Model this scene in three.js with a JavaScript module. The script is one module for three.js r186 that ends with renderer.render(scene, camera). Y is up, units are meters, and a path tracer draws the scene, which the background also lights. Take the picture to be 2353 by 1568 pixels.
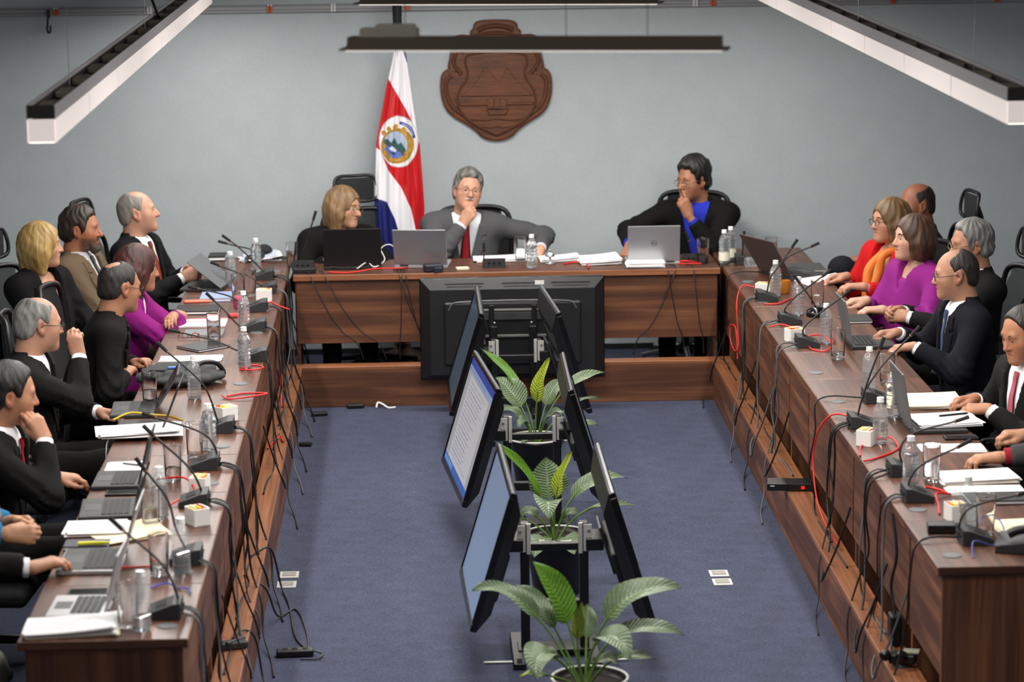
import * as THREE from 'three';
import { RoundedBoxGeometry } from 'three/addons/geometries/RoundedBoxGeometry.js';
import { mergeGeometries, toCreasedNormals } from 'three/addons/utils/BufferGeometryUtils.js';
import { RectAreaLightUniformsLib } from 'three/addons/lights/RectAreaLightUniformsLib.js';
import { TextGeometry } from 'three/addons/geometries/TextGeometry.js';
import { FontLoader } from 'three/addons/loaders/FontLoader.js';

// ---------------------------------------------------------------- camera, light, exposure
const scene = new THREE.Scene();
scene.background = new THREE.Color(0x000000);
const renderer = new THREE.WebGLRenderer({ antialias: true });
renderer.toneMapping = THREE.LinearToneMapping;
renderer.toneMappingExposure = 1.35;
renderer.shadowMap.enabled = true;
RectAreaLightUniformsLib.init();

const camera = new THREE.PerspectiveCamera(14.13, 2353 / 1568, 0.1, 60);
{
  const yaw = 0.0343, pitch = 0.1853, roll = 0.0122;
  const f = new THREE.Vector3(Math.sin(yaw) * Math.cos(pitch), -Math.sin(pitch), -Math.cos(yaw) * Math.cos(pitch));
  const r = new THREE.Vector3(Math.cos(yaw), 0, Math.sin(yaw)), u = new THREE.Vector3().crossVectors(r, f);
  const r2 = r.clone().multiplyScalar(Math.cos(roll)).addScaledVector(u, -Math.sin(roll));
  const u2 = u.clone().multiplyScalar(Math.cos(roll)).addScaledVector(r, Math.sin(roll));
  camera.quaternion.setFromRotationMatrix(new THREE.Matrix4().makeBasis(r2, u2, f.clone().negate()));
  camera.position.set(-0.508, 3.2746, 15.63);
  camera.focus = 13.0;
  camera.userData.fStop = 3.0;
}
const WARM = 0xfffaf4;
const LONG_LAMP = 36, CROSS_LAMP = 130, HALL_LAMP = 9;   // brightness of the lamps' undersides
function areaLight(x, y, z, w, d, power) {                 // a tube lamp's underside
  const l = new THREE.RectAreaLight(WARM, power, w, d);
  l.position.set(x, y, z); l.lookAt(x, y - 1, z + 1e-4); scene.add(l);
  return l;
}
// ---------------------------------------------------------------- helpers
const V = (x, y, z) => new THREE.Vector3(x, y, z);
const D2R = Math.PI / 180;
function rngOf(seed) { let s = seed >>> 0 || 1; return () => { s = (s + 0x6D2B79F5) >>> 0; let t = s; t = Math.imul(t ^ (t >>> 15), t | 1); t ^= t + Math.imul(t ^ (t >>> 7), t | 61); return ((t ^ (t >>> 14)) >>> 0) / 4294967296; }; }
const rnd = rngOf(77);
const taken = {};
function numbered(n) { const k = taken[n] = (taken[n] ?? -1) + 1; return k ? n + '_' + String(k).padStart(3, '0') : n; }
function thing(name, label, category, pos = [0, 0, 0], turn = 0, group) {
  const o = new THREE.Group(); o.name = numbered(name); o.position.set(...pos); o.rotation.y = turn;
  o.userData = { label, category }; if (group) o.userData.group = group;
  scene.add(o); return o;
}
function mesh(name, geo, mat, parent = scene) {
  const m = new THREE.Mesh(geo, mat); m.name = name; m.castShadow = m.receiveShadow = true; parent.add(m); return m;
}
function single(name, label, category, geo, mat, pos = [0, 0, 0], turn = 0, group) {
  const m = mesh(numbered(name), geo, mat); m.position.set(...pos); m.rotation.y = turn;
  m.userData = { label, category }; if (group) m.userData.group = group; return m;
}
function struct(name, geo, mat) { const m = mesh(numbered(name), geo, mat); m.userData = { kind: 'structure' }; return m; }
function copyOf(root, pos, turn, label, group) {
  const r = root.clone(); r.name = numbered(root.name.replace(/_\d{3}$/, '')); r.userData = { ...root.userData };
  r.position.set(...pos); r.rotation.y = turn; if (label) r.userData.label = label; if (group) r.userData.group = group; scene.add(r); return r;
}
const merge = l => mergeGeometries(l.map(g => { const k = g.index ? g.toNonIndexed() : g; for (const a of Object.keys(k.attributes)) if (!['position', 'normal', 'uv', 'color'].includes(a)) k.deleteAttribute(a); return k; }));
// uv in metres from the dominant axis of the normal; grain = axis the u direction follows where it can
function uvm(g, grain = 'x', ox = 0, oy = 0) {
  const p = g.attributes.position, n = g.attributes.normal, uv = new Float32Array(p.count * 2);
  for (let i = 0; i < p.count; i++) {
    const P = { x: p.getX(i), y: p.getY(i), z: p.getZ(i) }, ax = Math.abs(n.getX(i)), ay = Math.abs(n.getY(i)), az = Math.abs(n.getZ(i));
    const d = ax >= ay && ax >= az ? 'x' : ay >= az ? 'y' : 'z';
    let [a, b] = d === 'x' ? ['z', 'y'] : d === 'y' ? ['x', 'z'] : ['x', 'y'];
    if (b === grain) [a, b] = [b, a];
    uv[2 * i] = P[a] + ox; uv[2 * i + 1] = P[b] + oy;
  }
  g.setAttribute('uv', new THREE.BufferAttribute(uv, 2)); return g;
}
function B(w, h, d, x = 0, y = 0, z = 0, r = 0.004, grain) {
  r = Math.min(r, w * .45, h * .45, d * .45);
  const g = (r > 0 ? new RoundedBoxGeometry(w, h, d, 1, r) : new THREE.BoxGeometry(w, h, d)); g.translate(x, y, z);
  return grain ? uvm(g, grain) : g;
}
function C(r1, r2, h, x = 0, y = 0, z = 0, seg = 20) { return new THREE.CylinderGeometry(r1, r2, h, seg).translate(x, y, z); }
function bar(a, b, r1, r2 = r1, seg = 10) {
  const A = V(...a), Bv = V(...b), d = Bv.clone().sub(A), g = new THREE.CylinderGeometry(r2, r1, d.length(), seg);
  g.applyQuaternion(new THREE.Quaternion().setFromUnitVectors(V(0, 1, 0), d.clone().normalize()));
  const m = A.add(Bv).multiplyScalar(.5); return g.translate(m.x, m.y, m.z);
}
function tube(pts, r, seg = 24, rs = 6, closed = false) { return new THREE.TubeGeometry(new THREE.CatmullRomCurve3(pts.map(p => V(...p)), closed), seg, r, rs, closed); }
function lathe(pts, seg = 24) { return new THREE.LatheGeometry(pts.map(p => new THREE.Vector2(...p)), seg); }
function ext(pts, depth, bevel = 0, holes = []) {
  const s = new THREE.Shape(pts.map(p => new THREE.Vector2(...p))); for (const h of holes) s.holes.push(new THREE.Path(h.map(p => new THREE.Vector2(...p))));
  return new THREE.ExtrudeGeometry(s, { depth, bevelEnabled: bevel > 0, bevelThickness: bevel, bevelSize: bevel, bevelSegments: 2, curveSegments: 8 });
}
// periodic value noise
function vnoise(px, py, seed) {
  const r = rngOf(seed), t = new Float32Array(px * py); for (let i = 0; i < t.length; i++) t[i] = r();
  const S = f => f * f * (3 - 2 * f), at = (x, y) => t[((y % py) + py) % py * px + ((x % px) + px) % px];
  return (u, v) => { u *= px; v *= py; const x = Math.floor(u), y = Math.floor(v), a = S(u - x), b = S(v - y);
    return (at(x, y) * (1 - a) + at(x + 1, y) * a) * (1 - b) + (at(x, y + 1) * (1 - a) + at(x + 1, y + 1) * a) * b; };
}
function dtex(size, fn, { srgb = true, rep = [1, 1] } = {}) {
  const w = size[0] ?? size, h = size[1] ?? size, a = new Uint8Array(w * h * 4);
  for (let y = 0; y < h; y++) for (let x = 0; x < w; x++) { const c = fn((x + .5) / w, (y + .5) / h), k = (y * w + x) * 4;
    for (let i = 0; i < 3; i++) a[k + i] = Math.max(0, Math.min(255, c[i])); a[k + 3] = 255; }
  const t = new THREE.DataTexture(a, w, h); t.wrapS = t.wrapT = THREE.RepeatWrapping; t.magFilter = THREE.LinearFilter; t.minFilter = THREE.LinearMipmapLinearFilter;
  if (srgb) t.colorSpace = THREE.SRGBColorSpace; t.repeat.set(...rep); t.needsUpdate = true; return t;
}
function canvasTex(w, h, draw) {
  const c = document.createElement('canvas'); c.width = w; c.height = h; draw(c.getContext('2d'), w, h);
  const t = new THREE.CanvasTexture(c); t.colorSpace = THREE.SRGBColorSpace; t.magFilter = THREE.LinearFilter; return t;
}
const std = (color, roughness = .6, o = {}) => new THREE.MeshStandardMaterial({ color, roughness, ...o });
const phy = (color, roughness, o = {}) => new THREE.MeshPhysicalMaterial({ color, roughness, ...o });
// wood laminate: long fibres along u with slow bands of tone
function woodTex(seed, base, dark, bands, rep) {
  const n1 = vnoise(4, 60, seed), n2 = vnoise(8, 220, seed + 1), n3 = vnoise(3, 14, seed + 2), n4 = vnoise(120, 300, seed + 3);
  return dtex(512, (u, v) => { const w = .03 * n3(u, v);
    let k = .42 * n1(u, v + w) + .28 * n2(u, v + w) + bands * (n3(u, v) - .5) + .12 * n4(u, v); k = Math.min(1, Math.max(0, (k - .12) * 1.35));
    return base.map((b, i) => dark[i] + (b - dark[i]) * k); }, { rep });
}
const woodA = woodTex(11, [124, 80, 55], [62, 34, 23], .5, [.7, 1.4]);
const woodB = woodTex(12, [132, 86, 56], [78, 44, 27], .7, [.7, 1.6]);
const woodC = woodTex(13, [172, 112, 72], [120, 72, 44], .5, [.7, 2.2]);
const fineN = dtex(256, (() => { const a = vnoise(128, 128, 5), b = vnoise(37, 37, 6); return (u, v) => { const k = 255 * (.6 * a(u, v) + .4 * b(u, v)); return [k, k, k]; }; })(), { srgb: false, rep: [3, 3] });
const weave = dtex(256, (() => { const a = vnoise(128, 128, 8), b = vnoise(256, 256, 9); return (u, v) => { const k = 255 * (.35 + .3 * a(u, v) + .35 * b(u, v)); return [k, k, k]; }; })(), { srgb: false, rep: [8, 8] });
const M = {
  top: phy(0xffffff, .42, { map: woodA, clearcoat: .12, clearcoatRoughness: .3 }),
  panel: phy(0xffffff, .5, { map: woodB }),
  ledge: phy(0xffffff, .42, { map: woodC, clearcoat: .2, clearcoatRoughness: .35 }),
  black: std(0x0b0b0c, .42), blackGloss: std(0x08080a, .18), blackMatte: std(0x111112, .8), darkGrey: std(0x26282a, .55), midGrey: std(0x5b5e60, .5),
  white: std(0xe9e8e4, .5), paper: std(0xf0eff0, .85), cream: std(0xeadfbd, .8), steel: std(0xb9bbbd, .28, { metalness: .9 }), bracket: std(0xc9c8c4, .45, { metalness: .35 }),
  silver: std(0xb4b4b6, .38, { metalness: .55 }), red: std(0xc8201c, .5), redCable: std(0xd6241f, .45), blackCable: std(0x151415, .5), greyCable: std(0x57585a, .5), whiteCable: std(0xe8e8e8, .4),
};
M.glass = phy(0xffffff, .02, { transmission: 1, thickness: .004, ior: 1.45 });
M.water = phy(0xf4fbff, .0, { transmission: 1, thickness: .05, ior: 1.33 });
M.pet = phy(0xf6f9fa, .1, { transmission: .9, thickness: 0, ior: 1.5 });
M.cap = std(0xf2f2f2, .4);
// ---------------------------------------------------------------- room shell
{
  const wallTex = dtex(256, (() => { const a = vnoise(128, 128, 21), b = vnoise(9, 9, 22); return (u, v) => { const k = .97 + .03 * a(u, v) + .025 * (b(u, v) - .5); return [183 * k, 192 * k, 196 * k]; }; })(), { rep: [1, 1] });
  const wallM = std(0xffffff, .85, { map: wallTex, bumpMap: fineN, bumpScale: .0006 });
  const carpetTex = dtex(512, (() => { const a = vnoise(256, 256, 31), b = vnoise(120, 120, 32), c = vnoise(11, 11, 33); return (u, v) => { const k = .62 + .42 * a(u, v) + .22 * (b(u, v) - .5) + .10 * (c(u, v) - .5); return [68 * k, 75 * k, 101 * k]; }; })(), { rep: [1.6, 1.6] });
  const carpetM = std(0xffffff, .97, { map: carpetTex, bumpMap: weave, bumpScale: .003 });
  const ceilM = std(0xc9cbcc, .9), sideM = std(0xaeb5b8, .85);
  const X0 = -4.6, X1 = 4.6, Z0 = -1.5, Z1 = 17.6, H = 4.3;
  struct('floor', uvm(new THREE.BoxGeometry(X1 - X0 + .4, .2, Z1 - Z0 + .4).translate(0, -.1, (Z0 + Z1) / 2)), carpetM);
  struct('wall_back', uvm(new THREE.BoxGeometry(X1 - X0 + .4, H, .2).translate(0, H / 2, Z0 - .1)), wallM);
  struct('wall_left', new THREE.BoxGeometry(.2, H, Z1 - Z0 + .4).translate(X0 - .1, H / 2, (Z0 + Z1) / 2), sideM);
  struct('wall_right', new THREE.BoxGeometry(.2, H, Z1 - Z0 + .4).translate(X1 + .1, H / 2, (Z0 + Z1) / 2), sideM);
  struct('wall_front', new THREE.BoxGeometry(X1 - X0 + .4, H, .2).translate(0, H / 2, Z1 + .1), sideM);
  struct('ceiling', new THREE.BoxGeometry(X1 - X0 + .4, .2, Z1 - Z0 + .4).translate(0, H + .1, (Z0 + Z1) / 2), ceilM);
  struct('baseboard_back', B(X1 - X0, .035, .012, 0, .0175, Z0 + .006, .002), std(0x15181c, .6));
  // wall trunking with clip-on fittings
  const greyM = std(0x8d9195, .6), tr = thing('cable_trunking', 'long grey cable trunking running along the top of the pale wall', 'trunking', [0, 2.178, Z0]);
  mesh('channel', B(X1 - X0 - .1, .05, .03, 0, 0, .015, .003), greyM, tr);
  mesh('cover', B(X1 - X0 - .1, .018, .008, 0, .006, .033, .002), std(0x9da0a3, .5), tr);
  mesh('cover', B(X1 - X0 - .1, .012, .008, 0, -.013, .033, .002), std(0x9da0a3, .5), tr);
  const or = std(0xc4571f, .5), wh = std(0xdadada, .5);
  [[-2.7, or], [-2.13, wh], [-1.39, or], [-1.0, wh], [-.54, or], [1.24, wh], [1.35, or], [1.95, wh], [2.47, or], [3.12, or]].forEach(([x, m]) => {
    for (const s of [-.009, .009]) { const c = mesh('clip', B(.014, .05, .012, x + s, .004, .04, .002), m, tr); mesh('clip_top', B(.014, .01, .013, x + s, .024, .0405, .002), wh, c); } });
  // hook with a hanging strap
  const hk = thing('wall_hook', 'small dark hook hanging below the wall trunking', 'hook', [-2.745, 2.17, Z0 + .06]);
  mesh('plate', B(.02, .05, .01, 0, 0, -.005, .003), M.black, hk);
  mesh('hook_arm', tube([[0, .01, 0], [-.005, -.05, .01], [-.008, -.1, .015], [.002, -.118, .02], [.012, -.1, .02], [.012, -.07, .02]], .007, 20, 6), M.black, hk);
}
// ---------------------------------------------------------------- suspended lamps
const glowM = new THREE.MeshStandardMaterial({ color: 0xe6dedc, roughness: .55, emissive: 0xfff1ea, emissiveIntensity: .27 });
const glowBottom = new THREE.MeshStandardMaterial({ color: 0xffffff, roughness: .5, emissive: 0xfff3e4, emissiveIntensity: 1.0 });
const trayM = std(0x1d1a18, .55), railM = std(0x9b979a, .5), ballastM = std(0x8c8672, .6);
function longLamp(x, z0, z1, label) {                    // z0 near end, 1 m diffuser panels
  const o = thing('linear_lamp', label, 'lamp', [x, 2.25, z0]), L = z0 - z1, w = .096;
  mesh('end_panel', B(w, .08, .006, 0, .04, -.003, .002), glowM, o);
  for (let k = 0; k * 1.0 < L - .05; k++) { const a = k, b = Math.min(k + .978, L);
    for (const s of [-1, 1]) mesh('diffuser_panel', B(.005, .078, b - a, s * (w / 2 - .003), .04, -(a + b) / 2, .0015), glowM, o);
    mesh('bottom_panel', B(w - .012, .004, b - a, 0, .002, -(a + b) / 2, .001), glowBottom, o); }
  mesh('core', B(w - .02, .06, L - .02, 0, .045, -L / 2, .002), std(0x7d7672, .6), o);
  for (const s of [-1, 1]) mesh('side_rail', B(.006, .047, L, s * (w / 2 - .002), .1045, -L / 2, .002), railM, o);
  mesh('tray_floor', B(w - .012, .006, L - .01, 0, .086, -L / 2, .001), trayM, o);
  mesh('tray_end', B(w, .044, .006, 0, .105, -.003, .002), trayM, o);
  for (let k = 0; k < L - .3; k += .5) { const b = mesh('ballast', B(w * .62, .026, .17, 0, .103, -(k + .2), .006), ballastM, o); mesh('terminal', B(.03, .02, .04, 0, .103, -(k + .33), .004), trayM, b); }
  for (const k of [.8, L / 2, L - .8]) mesh('suspension_wire', bar([0, .1, -k], [0, 2.05, -k], .0016, .0016, 6), M.steel, o);
  areaLight(x, 2.2455, z0 - L / 2, w - .012, L - .02, LONG_LAMP);
  return o;
}
longLamp(-1.753, 6.43, -.95, 'long white box lamp hanging above the desks of the purple cardigan person');
longLamp(1.556, 6.33, -.6, 'long white box lamp hanging above the desks of the red jacket person');
// lamp feed cable
single('power_cable', 'black power cable dropping from above into the lamp tray', 'cable', tube([[-1.93, 2.75, 1.2], [-1.9, 2.55, 1.3], [-1.82, 2.42, 1.6], [-1.77, 2.36, 1.85]], .007, 20, 6), M.blackCable);
const hoodM = std(0x6b5e50, .6);
function crossLamp(x, y, z, turn, label) {
  const o = thing('reflector_lamp', label, 'lamp', [x, y, z], turn), L = 1.2;
  const prof = [[-.05, 0], [.05, 0], [.03, .036], [-.03, .036]], s = ext(prof, L - .05, .002).rotateY(Math.PI / 2).translate(-L / 2 + .025, 0, 0);
  mesh('hood', s, hoodM, o);
  mesh('rim', B(L, .006, .112, 0, .001, 0, .002), std(0x8a8480, .5), o);
  mesh('tube_panel', B(L - .04, .004, .085, 0, -.003, 0, .001), glowBottom, o);
  const g = mesh('gear_box', B(.18, .03, .055, -L / 2 + .15, .05, 0, .004), std(0xc4c0ae, .6), o); mesh('gear_lid', B(.12, .012, .05, -L / 2 + .17, .07, 0, .003), std(0xcac6b4, .6), g);
  for (const k of [-.4, .1, .35]) mesh('suspension_wire', bar([k, .03, 0], [k, 4.3 - y, 0], .0014, .0014, 6), M.greyCable, o);
  const l = areaLight(x, y - .0065, z, L - .04, .085, CROSS_LAMP); l.rotation.z = turn;
  return o;
}
crossLamp(-.14, 2.6, 7.18, -.19, 'dark hooded strip lamp with a pale gear box hanging before the carved wooden crest');
crossLamp(-.14, 2.6, 4.95, -.19, 'dark hooded strip lamp hanging higher above the monitors');
crossLamp(-.14, 2.6, 2.65, -.19, 'dark hooded strip lamp hanging over the rearmost plant');
crossLamp(-.14, 2.6, .35, -.19, 'dark hooded strip lamp hanging over the television');
// more ceiling fixtures of the hall, behind and above the camera
for (const [x, z] of [[-3, 13], [0, 13.4], [3, 13], [-3.4, 8.5], [3.4, 8.5]]) {
  const o = thing('ceiling_lamp', 'square ceiling lamp of the public gallery', 'lamp', [x, 4.3, z], 0, 'gallery ceiling lamps');
  mesh('frame', B(1.24, .05, .64, 0, -.025, 0, .006), M.white, o); mesh('diffuser', B(1.18, .008, .58, 0, -.053, 0, .002), glowBottom, o);
  areaLight(x, 4.3 - .06, z, 1.16, .56, HALL_LAMP);
}
// ---------------------------------------------------------------- desks and wooden plinth
const U = .6536;
function deskUnit(side, z0, z1, last, label, group) {          // side -1 left row, +1 right row; local x runs from the inner edge outwards
  const o = thing('desk', label, 'desk', [side * 1.26, 0, (z0 + z1) / 2], 0, group), w = z1 - z0 - .002, s = side, off = z0 * .37;
  const top = B(.54, .032, w, s * .27, .734, 0, .005); mesh('tabletop', uvm(top, 'z', off, off), M.top, o);
  mesh('edge_strip', uvm(B(.006, .03, w, s * .001, .7335, 0, .002), 'z', off), M.panel, o);
  mesh('modesty_panel', uvm(B(.018, .372, w - .03, s * .03, .531, 0, .003), 'z', off, off), M.panel, o);
  const leg = B(.44, .718, .022, s * .25, .359, -w / 2 + .012, .003); mesh('side_panel', uvm(leg, 'y', off), M.panel, o);
  if (last) mesh('end_panel', uvm(B(.50, .7, .024, s * .267, .368, w / 2 - .02, .003), 'y', .3 + off), M.panel, o);
  mesh('grommet', C(.032, .034, .004, s * .075, .7515, w * .28, 24), M.midGrey, o);
  return o;
}
const DL = ['in the desk corner under the untidy paper pile', 'under the half closed grey laptop', 'under the blue and white book and black zip folder', 'under the red and white magazine', 'under the black leather folio', 'under the grey cloth bag', 'under the open laptop beside the cloth bag', 'under the papers fanned over a laptop', 'under the small notepad with a pen', 'under the stack of white folders', 'under the laptop with a hand on it', 'with a closed end panel under the silver laptop'];
const DR = ['in the desk corner under two labelled bottles', 'under the large brown-grey laptop', 'under the papers held by the red jacket', 'under the round based microphone', 'under the dark laptop with an upright lid', 'almost bare but for a lone tall glass', 'under the white pages on a cream folder', 'under the tall grey laptop lid', 'under the thin papers and grey sleeve', 'under the printed papers with a cream tab', 'with a closed end panel under the black desk phone'];
DL.forEach((l, i) => deskUnit(-1, i ? (i - 1) * U : -.72, i * U, i === 11, 'dark wood desk unit ' + l));
DR.forEach((l, i) => deskUnit(1, i ? (i - 1) * U : -.72, i * U, i === 10, 'dark wood desk unit ' + l));
{
  const o = thing('head_desk', 'wide dark wood head desk with a plain front panel between the two desk rows', 'desk', [.005, 0, 0]), W = 2.46;
  mesh('tabletop', uvm(B(W, .036, .53, 0, .732, -.265, .006), 'x'), M.top, o);
  mesh('front_edge', uvm(B(W, .034, .008, 0, .7315, .001, .003), 'x'), M.ledge, o);
  mesh('front_panel', uvm(B(W - .03, .372, .018, 0, .529, -.035, .003), 'x', .4, .3), M.panel, o);
  for (const x of [-W / 2 + .02, -.4, .42, W / 2 - .02]) mesh('leg_panel', uvm(B(.024, .71, .42, x, .355, -.26, .003), 'y', x), M.panel, o);
}
{
  const mk = (name, label, segs, axis) => { const o = thing(name, label, 'plinth');
    segs.forEach(([x0, x1, z0, z1], i) => { const w = x1 - x0, d = z1 - z0, g = axis;
      mesh('plinth_board', uvm(B(w, .215, d, (x0 + x1) / 2, .1075, (z0 + z1) / 2, .003), g, i * .6, i * .3), M.panel, o);
      mesh('ledge_board', uvm(B(w + .004, .022, d, (x0 + x1) / 2, .226, (z0 + z1) / 2, .004), g, i * .8, i * .5), M.ledge, o); }); };
  mk('wooden_plinth', 'low wooden plinth ledge along the foot of the purple cardigan person\'s desks', [[-1.285, -1.182, .14, 2.3], [-1.285, -1.182, 2.303, 4.7], [-1.285, -1.182, 4.703, 6.1], [-1.285, -1.182, 6.103, 7.17]], 'z');
  mk('wooden_plinth', 'low wooden plinth ledge along the foot of the red jacket person\'s desks', [[1.18, 1.288, .14, 2.4], [1.18, 1.288, 2.403, 5.6], [1.18, 1.288, 5.603, 6.52]], 'z');
  mk('wooden_plinth', 'low wooden plinth board across the foot of the head desk', [[-1.285, .001, .032, .137], [.004, 1.288, .032, .137]], 'x');
}
const MICS={L:[[[-1.386,0.75,0.105],[-1.419,0.828,0.105],[-1.531,0.941,0.105],[-1.587,0.984,0.105]],
[[-1.475,0.75,-0.561],[-1.493,0.818,-0.561],[-1.575,0.84,-0.561],[-1.654,0.863,-0.561]],
[[-1.348,0.75,0.571],[-1.38,0.792,0.571],[-1.434,0.83,0.571],[-1.618,0.911,0.571]],
[[-1.369,0.75,1.14],[-1.438,0.782,1.14],[-1.506,0.825,1.14],[-1.698,0.876,1.14]],
[[-1.347,0.75,1.723],[-1.415,0.767,1.723],[-1.49,0.843,1.723],[-1.566,0.921,1.723]],
[[-1.298,0.75,2.525],[-1.356,0.785,2.525],[-1.48,0.839,2.525],[-1.677,0.894,2.525]],
[[-1.359,0.75,4.119],[-1.367,0.788,4.119],[-1.423,0.941,4.119],[-1.592,1.113,4.119]],
[[-1.376,0.75,4.807],[-1.331,0.794,4.807],[-1.361,0.875,4.807],[-1.589,0.967,4.807]],
[[-1.374,0.75,5.421],[-1.347,0.787,5.421],[-1.375,0.874,5.421],[-1.532,1.036,5.421]],
[[-1.338,0.75,6.244],[-1.371,0.869,6.244],[-1.396,0.971,6.244],[-1.482,1.096,6.244]],
[[-1.353,0.75,6.92],[-1.312,0.771,6.92],[-1.341,0.897,6.92],[-1.498,1.058,6.92]],
],
R:[[[1.362,0.75,1.116],[1.38,0.868,1.116],[1.438,0.95,1.116],[1.505,1.048,1.116]],
[[1.395,0.75,-0.138],[1.38,0.791,-0.138],[1.382,0.842,-0.138],[1.387,0.906,-0.138]],
[[1.561,0.75,0.291],[1.549,0.8,0.291],[1.585,0.849,0.291],[1.733,0.916,0.291]],
[[1.392,0.75,1.805],[1.365,0.812,1.805],[1.403,0.868,1.805],[1.574,1,1.805]],
[[1.391,0.75,2.442],[1.369,0.815,2.442],[1.38,0.848,2.442],[1.577,1.004,2.442]],
[[1.505,0.75,3.772],[1.466,0.794,3.772],[1.519,0.891,3.772],[1.673,1.058,3.772]],
[[1.361,0.75,4.281],[1.347,0.792,4.281],[1.377,0.919,4.281],[1.44,1.1,4.281]],
[[1.378,0.75,5.16],[1.368,0.838,5.16],[1.396,0.898,5.16],[1.605,0.964,5.16]],
[[1.363,0.75,5.572],[1.331,0.798,5.572],[1.356,0.865,5.572],[1.533,0.959,5.572]],
[[1.453,0.75,6.204],[1.4,0.791,6.204],[1.42,0.862,6.204],[1.624,0.923,6.204]],
],
H:[[[-1.174,0.75,-0.233],[-1.183,0.796,-0.233],[-1.149,0.911,-0.233],[-1.103,1.055,-0.233]],
[[-0.065,0.75,-0.189],[-0.12,0.784,-0.189],[-0.122,0.823,-0.189],[-0.122,0.856,-0.189]],
[[1.1,0.75,-0.237],[1.095,0.807,-0.237],[1.09,0.845,-0.237],[1.07,0.897,-0.237]],
],
};
const BOTTLES=[[-1.556,0.75,0.358],[-1.441,0.75,-0.135],[-1.403,0.75,1.705],[-1.34,0.75,2.738],[-1.524,0.75,3.44],[-1.382,0.75,4.5],[-1.483,0.75,5.626],[-1.34,0.75,6.41],[-1.413,0.75,7.089],[1.275,0.75,-0.152],[1.327,0.75,-0.277],[1.422,0.75,1.011],[1.468,0.75,1.57],[1.492,0.75,2.383],[1.515,0.75,3.534],[1.379,0.75,4.634],[1.522,0.75,4.121],[1.374,0.75,5.363],[1.46,0.75,6.038],[0.152,0.75,-0.101]];
const GLASSES=[[-1.43,0.75,0.677],[-1.487,0.75,0.84],[-1.533,0.75,2.044],[-1.714,0.75,3.537],[-1.431,0.75,4.631],[-1.486,0.75,5.029],[-1.506,0.75,5.761],[-1.416,0.75,6.421],[-1.462,0.75,7.041],[1.428,0.75,-0.282],[1.552,0.75,-0.169],[1.597,0.75,1.372],[1.486,0.75,2.799],[1.616,0.75,3.416],[1.47,0.75,5.285],[1.51,0.75,6.111],[0.096,0.75,-0.35],[1.152,0.75,-0.166],[-1.24,0.75,-0.304]];
const SUGAR=[[-1.345,0.75,0.856],[-1.35,0.75,3.919],[-1.367,0.75,5.227],[-1.338,0.75,5.723],[1.367,0.75,0.949],[1.347,0.75,2.31],[1.326,0.75,4.629],[1.445,0.75,5.904]];
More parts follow.
